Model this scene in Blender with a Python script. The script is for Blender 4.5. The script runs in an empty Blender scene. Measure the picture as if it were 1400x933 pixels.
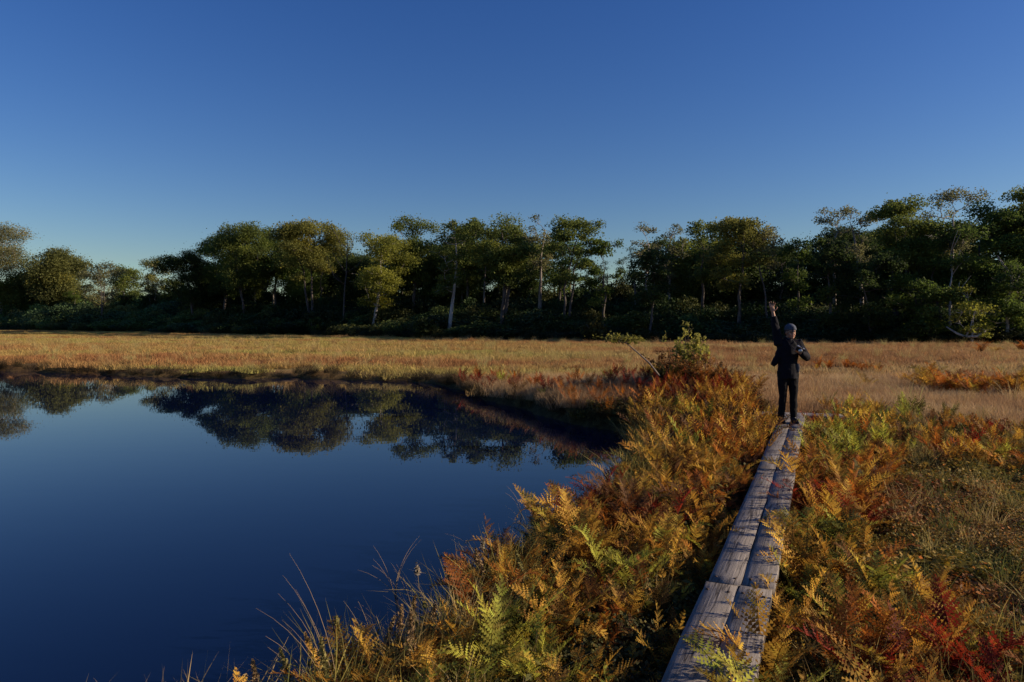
import bpy, bmesh, math, random
import numpy as np
from mathutils import Vector, Matrix, Euler

random.seed(7)
rng = np.random.default_rng(7)
PI = math.pi
SC = bpy.context.scene
COL = SC.collection

# ------------------------------------------------------------------ camera
F = 933.0            # focal length in photo pixels (24 mm on full frame)
HOR = 440.0          # horizon row in the photo
ZC = 2.0             # camera height
cam_d = bpy.data.cameras.new("camera"); cam = bpy.data.objects.new("camera_view", cam_d)
COL.objects.link(cam); SC.camera = cam
cam_d.lens = 24.0; cam_d.sensor_width = 36.0
cam.location = (0, 0, ZC); cam.rotation_euler = (math.radians(90), 0, 0)
cam_d.shift_y = -(466.5 - HOR) / 1400.0
cam_d.clip_start = 0.05; cam_d.clip_end = 5000

# ------------------------------------------------------------------ light
SUN_AZ = math.radians(93)      # clockwise from +Y
SUN_EL = math.radians(18.5)
w = bpy.data.worlds.new("World"); SC.world = w; w.use_nodes = True
nt = w.node_tree
sky = nt.nodes.new("ShaderNodeTexSky"); sky.sky_type = 'NISHITA'; sky.sun_disc = False
sky.sun_elevation = SUN_EL; sky.sun_rotation = SUN_AZ
sky.altitude = 1400; sky.air_density = 1.5; sky.dust_density = 1.3; sky.ozone_density = 5.0
bg = nt.nodes["Background"]; bg.inputs["Strength"].default_value = 0.080
gm = nt.nodes.new("ShaderNodeHueSaturation"); gm.inputs["Saturation"].default_value = 1.22; gm.inputs["Hue"].default_value = 0.522
nt.links.new(sky.outputs[0], gm.inputs["Color"]); nt.links.new(gm.outputs[0], bg.inputs["Color"])
sd = bpy.data.lights.new("sun", 'SUN'); sd.energy = 5.0; sd.angle = math.radians(0.5); sd.color = (1.0, 0.80, 0.58)
so = bpy.data.objects.new("sun", sd); COL.objects.link(so)
sv = Vector((math.sin(SUN_AZ) * math.cos(SUN_EL), math.cos(SUN_AZ) * math.cos(SUN_EL), math.sin(SUN_EL)))
so.rotation_euler = sv.to_track_quat('Z', 'Y').to_euler()
so.location = (30, -10, 30)
vs = SC.view_settings; vs.view_transform = 'Standard'; vs.look = 'None'; vs.exposure = 0.38; vs.gamma = 1.0
SC.cycles.max_bounces = 5; SC.cycles.diffuse_bounces = 2; SC.cycles.glossy_bounces = 3
SC.cycles.transmission_bounces = 2; SC.cycles.transparent_max_bounces = 4
SC.cycles.caustics_reflective = False; SC.cycles.caustics_refractive = False

# ------------------------------------------------------------------ helpers
def at(px, py, z):
    """world point at height z seen at a photo pixel (layout helper)"""
    Y = F * (ZC - z) / (py - HOR)
    return ((px - 700) / F * Y, Y)

def atY(px, Y):
    return (px - 700) / F * Y

_h = rng.random((256, 256))
def vnoise(x, y):
    x = np.asarray(x, float); y = np.asarray(y, float)
    xi = np.floor(x).astype(int); yi = np.floor(y).astype(int)
    fx = x - xi; fy = y - yi
    fx = fx * fx * (3 - 2 * fx); fy = fy * fy * (3 - 2 * fy)
    a = _h[xi & 255, yi & 255]; b = _h[(xi + 1) & 255, yi & 255]
    c = _h[xi & 255, (yi + 1) & 255]; d = _h[(xi + 1) & 255, (yi + 1) & 255]
    return (a * (1 - fx) + b * fx) * (1 - fy) + (c * (1 - fx) + d * fx) * fy
def fbm(x, y, o=4):
    s = 0; a = 0.5; f = 1.0
    for i in range(o):
        s = s + a * vnoise(x * f + 17.3 * i, y * f + 9.1 * i); a *= 0.5; f *= 2.03
    return s / (1 - 0.5 ** o)

def mesh_np(name, V, Fq, mat=None, smooth=False, attrs=None, mats=None, midx=None):
    """mesh from numpy arrays; Fq (n,3) or (n,4) or a list of such"""
    me = bpy.data.meshes.new(name)
    if not isinstance(Fq, list): Fq = [Fq]
    Fq = [np.asarray(f, dtype=np.int32) for f in Fq if len(f)]
    V = np.asarray(V, dtype=np.float32)
    nl = sum(f.size for f in Fq); nf = sum(len(f) for f in Fq)
    me.vertices.add(len(V)); me.vertices.foreach_set("co", V.ravel())
    me.loops.add(nl); me.polygons.add(nf)
    me.loops.foreach_set("vertex_index", np.concatenate([f.ravel() for f in Fq]))
    st = []; tot = []; o = 0
    for f in Fq:
        k = f.shape[1]; st.append(o + np.arange(len(f)) * k); tot.append(np.full(len(f), k)); o += f.size
    me.polygons.foreach_set("loop_start", np.concatenate(st).astype(np.int32))
    me.polygons.foreach_set("loop_total", np.concatenate(tot).astype(np.int32))
    if smooth: me.polygons.foreach_set("use_smooth", np.ones(nf, dtype=bool))
    if attrs:
        for k, v in attrs.items():
            v = np.asarray(v, dtype=np.float32)
            if v.ndim == 1:
                a = me.attributes.new(k, 'FLOAT', 'POINT'); a.data.foreach_set("value", v)
            elif v.shape[1] == 3:
                a = me.attributes.new(k, 'FLOAT_VECTOR', 'POINT'); a.data.foreach_set("vector", v.ravel())
            else:
                a = me.attributes.new(k, 'FLOAT_COLOR', 'POINT'); a.data.foreach_set("color", v.ravel())
    if mats:
        for m in mats: me.materials.append(m)
        me.polygons.foreach_set("material_index", np.asarray(midx, dtype=np.int32))
    elif mat: me.materials.append(mat)
    me.update(calc_edges=True); me.validate()
    return me

def add(name, me, parent=None, loc=None, rot=None, scale=None, color=None):
    o = bpy.data.objects.new(name, me); COL.objects.link(o)
    if parent: o.parent = parent
    if loc is not None: o.location = loc
    if rot is not None: o.rotation_euler = rot
    if scale is not None: o.scale = scale if hasattr(scale, '__len__') else (scale,) * 3
    if color is not None: o.color = (*color, 1.0)
    return o
def tag(o, label=None, cat=None, group=None, kind=None):
    if label: o["label"] = label
    if cat: o["category"] = cat
    if group: o["group"] = group
    if kind: o["kind"] = kind
    return o

class Buf:
    """collects vertices and faces"""
    def __init__(s): s.V = []; s.T = []; s.Q = []; s.A = []; s.n = 0
    def verts(s, v, a=None):
        v = np.asarray(v, float).reshape(-1, 3); i = s.n; s.V.append(v); s.n += len(v)
        s.A.append(np.full(len(v), 0.5) if a is None else np.broadcast_to(np.asarray(a, float), (len(v),)))
        return i
    def quads(s, q): s.Q.append(np.asarray(q).reshape(-1, 4))
    def tris(s, t): s.T.append(np.asarray(t).reshape(-1, 3))
    def mesh(s, name, mat, smooth=False):
        Fs = []
        if s.Q: Fs.append(np.concatenate(s.Q))
        if s.T: Fs.append(np.concatenate(s.T))
        return mesh_np(name, np.concatenate(s.V), Fs, mat, smooth, {"v": np.concatenate(s.A)})
    def tube(s, pts, rad, k=6, a=None, cap=True, ry=None):
        """tapered tube along points; ry = second radius list for ellipses"""
        P = np.asarray(pts, float); n = len(P); rad = np.broadcast_to(np.asarray(rad, float), (n,))
        ry = rad if ry is None else np.broadcast_to(np.asarray(ry, float), (n,))
        T = np.gradient(P, axis=0); T /= np.linalg.norm(T, axis=1)[:, None] + 1e-9
        ref = np.array([0, 1.0, 0]) if abs(T[:, 1]).mean() < 0.8 else np.array([1.0, 0, 0])
        N = np.cross(ref, T); N /= np.linalg.norm(N, axis=1)[:, None] + 1e-9
        B = np.cross(T, N)
        th = np.arange(k) / k * 2 * PI
        R = P[:, None] + rad[:, None, None] * np.cos(th)[None, :, None] * N[:, None] + ry[:, None, None] * np.sin(th)[None, :, None] * B[:, None]
        i0 = s.verts(R.reshape(-1, 3), a)
        i = np.arange(n - 1)[:, None] * k; j = np.arange(k)[None]; j2 = (j + 1) % k
        s.quads(i0 + np.stack([i + j, i + j2, i + k + j2, i + k + j], -1).reshape(-1, 4))
        if cap:
            c0 = s.verts([P[0], P[-1]], a); jj = np.arange(k); kk = (jj + 1) % k
            s.tris(np.stack([np.full(k, c0), i0 + kk, i0 + jj], -1))
            e = i0 + (n - 1) * k
            s.tris(np.stack([np.full(k, c0 + 1), e + jj, e + kk], -1))
    def ball(s, c, r, nu=12, nv=8, a=None):
        c = np.asarray(c, float); r = np.broadcast_to(np.asarray(r, float), (3,))
        th = np.linspace(0, PI, nv + 1)[1:-1]; ph = np.arange(nu) / nu * 2 * PI
        R = np.stack([np.sin(th)[:, None] * np.cos(ph), np.sin(th)[:, None] * np.sin(ph), np.cos(th)[:, None] + 0 * ph], -1) * r + c
        i0 = s.verts(R.reshape(-1, 3), a); t0 = s.verts([c + [0, 0, r[2]], c - [0, 0, r[2]]], a)
        i = np.arange(nv - 2)[:, None] * nu; j = np.arange(nu)[None]; j2 = (j + 1) % nu
        s.quads(i0 + np.stack([i + j, i + nu + j, i + nu + j2, i + j2], -1).reshape(-1, 4))
        jj = np.arange(nu); kk = (jj + 1) % nu
        s.tris(np.stack([np.full(nu, t0), i0 + jj, i0 + kk], -1))
        e = i0 + (nv - 2) * nu
        s.tris(np.stack([np.full(nu, t0 + 1), e + kk, e + jj], -1))

def instancer(name, pts, rot, scl, tint, variants):
    """one stuff object: geometry-node instances of the variant meshes on points"""
    n = len(pts)
    me = mesh_np(name, pts, [], None, attrs={"rot": rot, "scl": scl, "tint": np.c_[tint, np.ones(n)]}) if False else None
    me = bpy.data.meshes.new(name); me.vertices.add(n)
    me.vertices.foreach_set("co", np.asarray(pts, np.float32).ravel())
    a = me.attributes.new("rot", 'FLOAT_VECTOR', 'POINT'); a.data.foreach_set("vector", np.asarray(rot, np.float32).ravel())
    a = me.attributes.new("scl", 'FLOAT_VECTOR', 'POINT'); a.data.foreach_set("vector", np.asarray(scl, np.float32).ravel())
    a = me.attributes.new("tint", 'FLOAT_COLOR', 'POINT'); a.data.foreach_set("color", np.c_[tint, np.ones(n)].astype(np.float32).ravel())
    a = me.attributes.new("pick", 'INT', 'POINT'); a.data.foreach_set("value", rng.integers(0, len(variants), n).astype(np.int32))
    me.update()
    o = add(name, me)
    vc = bpy.data.collections.new(name + "_variants")
    for i, vm in enumerate(variants):
        vo = bpy.data.objects.new("variant_%02d" % i, vm); vc.objects.link(vo)
    g = bpy.data.node_groups.new(name + "_nodes", 'GeometryNodeTree')
    g.interface.new_socket("Geometry", in_out='INPUT', socket_type='NodeSocketGeometry')
    g.interface.new_socket("Geometry", in_out='OUTPUT', socket_type='NodeSocketGeometry')
    N = g.nodes; L = g.links
    gi = N.new("NodeGroupInput"); go = N.new("NodeGroupOutput")
    ci = N.new("GeometryNodeCollectionInfo"); ci.inputs["Collection"].default_value = vc
    ci.inputs["Separate Children"].default_value = True; ci.inputs["Reset Children"].default_value = True
    ip = N.new("GeometryNodeInstanceOnPoints"); ip.inputs["Pick Instance"].default_value = True
    def attr(nm, t):
        q = N.new("GeometryNodeInputNamedAttribute"); q.data_type = t; q.inputs["Name"].default_value = nm; return q.outputs["Attribute"]
    L.new(gi.outputs[0], ip.inputs["Points"]); L.new(ci.outputs[0], ip.inputs["Instance"])
    L.new(attr("pick", 'INT'), ip.inputs["Instance Index"])
    er = N.new("FunctionNodeEulerToRotation"); L.new(attr("rot", 'FLOAT_VECTOR'), er.inputs[0])
    L.new(er.outputs[0], ip.inputs["Rotation"]); L.new(attr("scl", 'FLOAT_VECTOR'), ip.inputs["Scale"])
    L.new(ip.outputs[0], go.inputs[0])
    md = o.modifiers.new("spread", 'NODES'); md.node_group = g
    return o

# ------------------------------------------------------------------ materials
def newmat(name):
    m = bpy.data.materials.new(name); m.use_nodes = True
    nt = m.node_tree; nt.nodes.clear()
    out = nt.nodes.new("ShaderNodeOutputMaterial")
    return m, nt, out
def ramp(nt, fac, stops):
    r = nt.nodes.new("ShaderNodeValToRGB"); e = r.color_ramp.elements
    while len(e) > 1: e.remove(e[-1])
    e[0].position = stops[0][0]; e[0].color = (*stops[0][1], 1)
    for p, c in stops[1:]:
        q = e.new(p); q.color = (*c, 1)
    nt.links.new(fac, r.inputs[0]); return r.outputs[0]
def noise(nt, scale, detail=4, coord=None, rough=0.6, mp=None):
    n = nt.nodes.new("ShaderNodeTexNoise"); n.inputs["Scale"].default_value = scale
    n.inputs["Detail"].default_value = detail; n.inputs["Roughness"].default_value = rough
    if coord is not None:
        if mp:
            k = nt.nodes.new("ShaderNodeMapping"); k.inputs["Scale"].default_value = mp
            nt.links.new(coord, k.inputs[0]); coord = k.outputs[0]
        nt.links.new(coord, n.inputs["Vector"])
    return n.outputs["Fac"]
def mix(nt, a, b, fac=1.0, mode='MULTIPLY'):
    m = nt.nodes.new("ShaderNodeMix"); m.data_type = 'RGBA'; m.blend_type = mode
    for s, v in ((m.inputs[0], fac), (m.inputs[6], a), (m.inputs[7], b)):
        if isinstance(v, (tuple, list)): s.default_value = (*v, 1)
        elif isinstance(v, (int, float)): s.default_value = v
        else: nt.links.new(v, s)
    return m.outputs[2]
def val(nt, x):
    n = nt.nodes.new("ShaderNodeValue"); n.outputs[0].default_value = x; return n.outputs[0]
def leafmat(name, source, spread=0.5, trans=0.35, rough=0.75, hue=None):
    """thin leaf: colour from the object ('OBJECT') or the instance ('INSTANCER'), varied by the stored v"""
    m, nt, out = newmat(name)
    if source == 'OBJECT':
        oi = nt.nodes.new("ShaderNodeObjectInfo"); base = oi.outputs["Color"]
    else:
        at_ = nt.nodes.new("ShaderNodeAttribute"); at_.attribute_type = 'INSTANCER'; at_.attribute_name = "tint"; base = at_.outputs["Color"]
    v = nt.nodes.new("ShaderNodeAttribute"); v.attribute_name = "v"
    g = ramp(nt, v.outputs["Fac"], [(0, (1 - spread,) * 3), (1, (1 + spread,) * 3)]) if hue is None else ramp(nt, v.outputs["Fac"], hue)
    c = mix(nt, base, g)
    d = nt.nodes.new("ShaderNodeBsdfPrincipled"); d.inputs["Roughness"].default_value = rough
    d.inputs["Specular IOR Level"].default_value = 0.25
    nt.links.new(c, d.inputs["Base Color"])
    t = nt.nodes.new("ShaderNodeBsdfTranslucent"); nt.links.new(c, t.inputs[0])
    mx = nt.nodes.new("ShaderNodeMixShader"); mx.inputs[0].default_value = trans
    nt.links.new(d.outputs[0], mx.inputs[1]); nt.links.new(t.outputs[0], mx.inputs[2]); nt.links.new(mx.outputs[0], out.inputs[0])
    return m
def simple(name, col, rough=0.8, nscale=None, nlo=0.6, nhi=1.3, bump=0, spec=0.3, metal=0):
    m, nt, out = newmat(name)
    b = nt.nodes.new("ShaderNodeBsdfPrincipled"); b.inputs["Roughness"].default_value = rough
    b.inputs["Specular IOR Level"].default_value = spec; b.inputs["Metallic"].default_value = metal
    b.inputs["Base Color"].default_value = (*col, 1)
    if nscale:
        tc = nt.nodes.new("ShaderNodeTexCoord")
        n = noise(nt, nscale, 5, tc.outputs["Object"])
        g = ramp(nt, n, [(0.3, tuple(c * nlo for c in col)), (0.7, tuple(min(1, c * nhi) for c in col))])
        nt.links.new(g, b.inputs["Base Color"])
        if bump:
            bp = nt.nodes.new("ShaderNodeBump"); bp.inputs["Strength"].default_value = bump; bp.inputs["Distance"].default_value = 0.01
            nt.links.new(n, bp.inputs["Height"]); nt.links.new(bp.outputs[0], b.inputs["Normal"])
    nt.links.new(b.outputs[0], out.inputs[0])
    return m

M = {}
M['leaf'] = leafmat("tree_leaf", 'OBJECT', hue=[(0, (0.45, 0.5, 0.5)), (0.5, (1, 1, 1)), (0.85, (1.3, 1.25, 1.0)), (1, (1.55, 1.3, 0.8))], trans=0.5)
M['scrub'] = leafmat("scrub_leaf", 'INSTANCER', 0.5, trans=0.3)
M['grass'] = leafmat("grass_blade", 'INSTANCER', 0.45, trans=0.35)
M['heath'] = leafmat("heath_leaf", 'INSTANCER', hue=[(0, (0.35, 0.35, 0.35)), (0.4, (0.9, 0.9, 0.9)), (0.7, (1.8, 1.4, 1.0)), (1, (2.8, 1.0, 0.6))], trans=0.25)
M['frond'] = leafmat("fern_frond", 'OBJECT', hue=[(0, (0.35, 0.25, 0.2)), (0.5, (0.92, 0.92, 0.92)), (1, (1.5, 1.8, 1.6))], trans=0.42)  # ramp ends carry painted tip highlights and the dark fern interior
M['frond_far'] = leafmat("fern_frond_far", 'INSTANCER', hue=[(0, (0.35, 0.25, 0.2)), (0.5, (0.92, 0.92, 0.92)), (1, (1.5, 1.8, 1.6))], trans=0.42)
M['stalk'] = leafmat("dry_stalk", 'OBJECT', 0.35, trans=0.2)

def barkmat():
    m, nt, out = newmat("bark")
    oi = nt.nodes.new("ShaderNodeObjectInfo"); tc = nt.nodes.new("ShaderNodeTexCoord")
    n = noise(nt, 2.5, 6, tc.outputs["Object"], 0.7, (1, 1, 0.35))
    g = ramp(nt, n, [(0.32, (0.25, 0.22, 0.2)), (0.5, (0.85, 0.85, 0.85)), (0.75, (1.3, 1.3, 1.3))])
    b = nt.nodes.new("ShaderNodeBsdfPrincipled"); b.inputs["Roughness"].default_value = 0.9
    nt.links.new(mix(nt, oi.outputs["Color"], g), b.inputs["Base Color"])
    nt.links.new(b.outputs[0], out.inputs[0]); return m
M['bark'] = barkmat()

def woodmat():
    m, nt, out = newmat("weathered_wood")
    tc = nt.nodes.new("ShaderNodeTexCoord"); oi = nt.nodes.new("ShaderNodeObjectInfo")
    # offset the grain per plank
    sh = nt.nodes.new("ShaderNodeVectorMath"); sh.operation = 'MULTIPLY_ADD'
    cb = nt.nodes.new("ShaderNodeCombineXYZ")
    for i in range(3): nt.links.new(oi.outputs["Random"], cb.inputs[i])
    nt.links.new(cb.outputs[0], sh.inputs[0]); sh.inputs[1].default_value = (37, 53, 11); nt.links.new(tc.outputs["Object"], sh.inputs[2])
    co = sh.outputs[0]
    grain = noise(nt, 1.0, 8, co, 0.72, (70, 2.2, 20))
    wave = noise(nt, 1.0, 3, co, 0.5, (14, 0.7, 4))
    patch = noise(nt, 2.6, 5, co, 0.65, (2.2, 0.8, 1))
    base = ramp(nt, grain, [(0.30, (0.05, 0.043, 0.037)), (0.46, (0.19, 0.17, 0.15)), (0.7, (0.33, 0.295, 0.26))])
    pt = ramp(nt, patch, [(0.3, (0.55, 0.53, 0.52)), (0.52, (0.95, 0.95, 0.96)), (0.75, (1.1, 1.08, 1.05))])
    c = mix(nt, base, pt)
    crack = ramp(nt, wave, [(0.45, (1, 1, 1)), (0.478, (0.12, 0.10, 0.09)), (0.5, (1, 1, 1))])
    c = mix(nt, c, crack, 0.85)
    lich = noise(nt, 24, 4, co, 0.7)
    lf = ramp(nt, lich, [(0.62, (0, 0, 0)), (0.72, (1, 1, 1))])
    c = mix(nt, c, (0.10, 0.085, 0.06), lf, 'MIX')
    b = nt.nodes.new("ShaderNodeBsdfPrincipled"); b.inputs["Roughness"].default_value = 0.78
    b.inputs["Specular IOR Level"].default_value = 0.3
    nt.links.new(c, b.inputs["Base Color"])
    bp = nt.nodes.new("ShaderNodeBump"); bp.inputs["Strength"].default_value = 0.8; bp.inputs["Distance"].default_value = 0.006
    ad = nt.nodes.new("ShaderNodeMath"); ad.operation = 'ADD'
    nt.links.new(grain, ad.inputs[0]); nt.links.new(patch, ad.inputs[1])
    nt.links.new(ad.outputs[0], bp.inputs["Height"]); nt.links.new(bp.outputs[0], b.inputs["Normal"])
    nt.links.new(b.outputs[0], out.inputs[0]); return m
M['wood'] = woodmat()

def groundmat():
    m, nt, out = newmat("peat_ground")
    tc = nt.nodes.new("ShaderNodeTexCoord"); at_ = nt.nodes.new("ShaderNodeAttribute"); at_.attribute_name = "cover"
    n = noise(nt, 9, 8, tc.outputs["Object"], 0.7); n2 = noise(nt, 0.22, 6, tc.outputs["Object"], 0.65, (1, 2.6, 1))
    near = ramp(nt, n, [(0.3, (0.012, 0.011, 0.007)), (0.5, (0.035, 0.032, 0.014)), (0.7, (0.075, 0.06, 0.028))])
    far = ramp(nt, n2, [(0.3, (0.19, 0.095, 0.038)), (0.45, (0.26, 0.155, 0.06)), (0.6, (0.27, 0.19, 0.075)), (0.75, (0.2, 0.17, 0.05))])
    far = mix(nt, far, ramp(nt, n, [(0.3, (0.6, 0.6, 0.6)), (0.7, (1.15, 1.15, 1.15))]))
    wood = ramp(nt, n, [(0.3, (0.02, 0.022, 0.012)), (0.7, (0.05, 0.055, 0.025))])
    sp = nt.nodes.new("ShaderNodeSeparateColor"); nt.links.new(at_.outputs["Color"], sp.inputs[0])
    c = mix(nt, near, far, sp.outputs[0], 'MIX'); c = mix(nt, c, wood, sp.outputs[1], 'MIX')
    b = nt.nodes.new("ShaderNodeBsdfPrincipled"); b.inputs["Roughness"].default_value = 0.95; b.inputs["Specular IOR Level"].default_value = 0.1
    nt.links.new(c, b.inputs["Base Color"])
    bp = nt.nodes.new("ShaderNodeBump"); bp.inputs["Strength"].default_value = 0.6; bp.inputs["Distance"].default_value = 0.05
    nt.links.new(n, bp.inputs["Height"]); nt.links.new(bp.outputs[0], b.inputs["Normal"])
    nt.links.new(b.outputs[0], out.inputs[0]); return m
M['ground'] = groundmat()

def watermat():
    m, nt, out = newmat("still_water")
    tc = nt.nodes.new("ShaderNodeTexCoord")
    b = nt.nodes.new("ShaderNodeBsdfPrincipled")
    b.inputs["Base Color"].default_value = (0.002, 0.006, 0.028, 1); b.inputs["Roughness"].default_value = 0.0
    b.inputs["IOR"].default_value = 1.40; b.inputs["Specular IOR Level"].default_value = 0.5
    n = noise(nt, 1.0, 3, tc.outputs["Object"], 0.5, (0.9, 2.6, 1))
    bp = nt.nodes.new("ShaderNodeBump"); bp.inputs["Strength"].default_value = 0.05; bp.inputs["Distance"].default_value = 0.01
    nt.links.new(n, bp.inputs["Height"]); nt.links.new(bp.outputs[0], b.inputs["Normal"])
    nt.links.new(b.outputs[0], out.inputs[0]); return m
M['water'] = watermat()

# ------------------------------------------------------------------ pond outline and ground height
ZW = -0.10
near_bank = [(-60, -1.0), (-20, 0.6), (-6, 2.0), (-3.2, 2.45), (-1.9, 2.55), (-1.35, 3.05), (-0.92, 3.5), (-0.44, 4.2), (-0.24, 4.9), (-0.06, 5.6), (0.28, 6.4), (0.98, 7.3), (1.42, 8.4), (1.72, 9.5), (2.0, 10.8), (2.15, 12.0)]
far_bank = [at(848, 592, ZW), at(790, 582, ZW), at(745, 569, ZW), at(700, 556, ZW), at(655, 546, ZW), at(628, 533, ZW), at(590, 525, ZW), at(540, 521, ZW),
            at(470, 520, ZW), at(400, 517, ZW), at(320, 518, ZW), at(240, 517, ZW), at(180, 515, ZW), at(120, 511, ZW), at(60, 510, ZW), at(0, 508, ZW), at(-120, 503, ZW), at(-300, 500, ZW), (-70, 30)]
POND = np.array(near_bank + far_bank)
def pond_sd(x, y):
    """signed distance to the pond outline, negative over water"""
    x = np.asarray(x, float); y = np.asarray(y, float)
    d = np.full(x.shape, 1e9); ins = np.zeros(x.shape, bool)
    n = len(POND)
    for i in range(n):
        ax, ay = POND[i]; bx, by = POND[(i + 1) % n]
        ex, ey = bx - ax, by - ay
        t = np.clip(((x - ax) * ex + (y - ay) * ey) / (ex * ex + ey * ey), 0, 1)
        d = np.minimum(d, np.hypot(x - ax - t * ex, y - ay - t * ey))
        c = ((ay > y) != (by > y)) & (x < (bx - ax) * (y - ay) / (by - ay + 1e-12) + ax)
        ins ^= c
    return np.where(ins, -d, d)
EDGE_PX = np.array([-700, -300, -100, 0, 150, 300, 430, 600, 800, 1000, 1200, 1400, 1600, 2200])
EDGE_Y = np.array([140, 150, 149, 145, 122, 99.5, 88, 71, 65, 60, 57.4, 55.3, 54, 52])
def edge_y(px): return np.interp(px, EDGE_PX, EDGE_Y)
def pxof(x, y): return 700 + F * x / np.maximum(y, 0.1)
BW0 = np.array([0.913, 3.155]); BWD = np.array([0.4555, 1.0]); BWD = BWD / np.linalg.norm(BWD); BWN = np.array([BWD[1], -BWD[0]])
def bw_off(x, y): return (x - BW0[0]) * BWN[0] + (y - BW0[1]) * BWN[1]     # + to the right of the boardwalk
def bw_along(x, y): return (x - BW0[0]) * BWD[0] + (y - BW0[1]) * BWD[1]
def ground_z(x, y):
    x = np.asarray(x, float); y = np.asarray(y, float)
    sd = pond_sd(x + 0.5 * (fbm(x * 1.1, y * 1.1, 3) - 0.5), y + 0.5 * (fbm(x * 1.1 + 40, y * 1.1, 3) - 0.5))
    h = 0.12 + 0.10 * (fbm(x * 0.6, y * 0.6) - 0.5) + 0.05 * (fbm(x * 3, y * 3, 2) - 0.5)
    far = np.clip((y - 20) / 60, 0, 1)
    h = h + 0.10 * np.clip((y - 20) / 20, 0, 1) * (fbm(x * 0.15, y * 0.15) - 0.5)
    # low rise between pond inlet and boardwalk end
    h = h + 0.45 * np.exp(-(((x - 3.6) / 2.4) ** 2 + ((y - 16.0) / 3.0) ** 2)) + 0.15 * np.exp(-(((x - 1.4) / 0.9) ** 2 + ((y - 7.6) / 1.5) ** 2)) * 0.3
    o = bw_off(x, y)
    h = np.where((np.abs(o) < 0.6) & (y < 13) & (y > -2), h - 0.04, h)
    h = np.where((x - 5.0) ** 2 / 1.2 + (y - 12.3) ** 2 / 0.8 < 1, np.minimum(h, 0.16), h)
    ex = edge_y(pxof(x, y)); b = np.clip((y - ex - 2) / 28, 0, 1); h = h + 2.6 * b * b * (3 - 2 * b)
    k = np.clip(sd / 0.35, 0, 1)
    return np.where(sd > 0, ZW - 0.05 + (h - ZW + 0.05) * k ** 0.5, ZW - 0.05 - np.minimum(0.9, -sd * 0.9))

def build_ground():
    n = 420
    u = np.linspace(-1, 1, n); a = 9.6
    xs = 3.0 + 1500 * np.sinh(a * u) / np.sinh(a)
    v = np.linspace(-1, 1, n)
    ys = 7.0 + 1500 * np.sinh(a * v) / np.sinh(a)
    # finer rows and columns near the scene
    X, Y = np.meshgrid(xs, ys)
    Z = ground_z(X, Y)
    V = np.stack([X, Y, Z], -1).reshape(-1, 3)
    i = np.arange(n - 1)[:, None] * n + np.arange(n - 1)[None]
    Q = np.stack([i, i + 1, i + n + 1, i + n], -1).reshape(-1, 4)
    x = V[:, 0]; y = V[:, 1]
    cov = np.clip((y - 17) / 8, 0, 1) * np.clip(pond_sd(x, y) / 0.6, 0, 1)
    cov = np.maximum(cov, np.clip((y - 13) / 3, 0, 1) * (pxof(x, y) > 1060))
    wd = np.clip((y - edge_y(pxof(x, y)) + 1) / 3, 0, 1)
    g = mesh_np("ground", V, Q, M['ground'], True, {"cover": np.c_[cov, wd, wd * 0, wd * 0 + 1]})
    tag(add("ground", g), kind="structure", label="peaty marsh ground rising gently under the far wood")
build_ground()
def build_water():
    xs = np.array([-80, -40, -15, -5, 0, 3.2]); ys = np.array([-4, 3, 8, 15, 25, 45])
    X, Y = np.meshgrid(xs, ys); V = np.stack([X, Y, X * 0 + ZW], -1).reshape(-1, 3)
    i = np.arange(5)[:, None] * 6 + np.arange(5)[None]
    Q = np.stack([i, i + 1, i + 7, i + 6], -1).reshape(-1, 4)
    tag(add("pond_water", mesh_np("pond_water", V, Q, M['water'])), kind="structure", label="still dark blue pond mirroring the trees and sky")
build_water()

# ------------------------------------------------------------------ boardwalk
ZB = 0.35
def plank_mesh(L, W, T, seed):
    r = np.random.default_rng(seed); n = max(4, int(L / 0.12)); b = 0.004
    prof = np.array([(-W/2 + b, T), (W/2 - b, T), (W/2, T - b), (W/2, 0), (-W/2, 0), (-W/2, T - b)])
    V = []; 
    wl = np.cumsum(r.normal(0, 0.0012, n)); wr = np.cumsum(r.normal(0, 0.0012, n)); wz = np.cumsum(r.normal(0, 0.0008, n))
    wl -= wl.mean(); wr -= wr.mean(); wz -= wz.mean()
    for i in range(n):
        y = L * i / (n - 1) - L / 2
        p = prof.copy()
        nick = 0.006 * (r.random() < 0.12) * r.random()
        p[:, 0] = np.where(p[:, 0] < 0, p[:, 0] + wl[i] + nick, p[:, 0] + wr[i] - nick * 0.7)
        V += [(q[0], y, q[1] - T + wz[i]) for q in p]
    k = 6; Q = []
    for i in range(n - 1):
        for j in range(k): Q.append((i*k+j, i*k+(j+1) % k, (i+1)*k+(j+1) % k, (i+1)*k+j))
    e = (n - 1) * k
    Q += [(0, 5, 2, 1), (5, 4, 3, 2), (e, e+1, e+2, e+5), (e+5, e+2, e+3, e+4)]
    return mesh_np("plank", np.array(V), np.array(Q)[:, ::-1], M['wood'])
M['nail'] = simple("rusty_nail", (0.05, 0.03, 0.02), 0.7)
def nail_mesh():
    b = Buf(); b.tube([(0, 0, -0.01), (0, 0, 0.003)], [0.009, 0.0105], 8); return b.mesh("nail", M['nail'])
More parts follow.
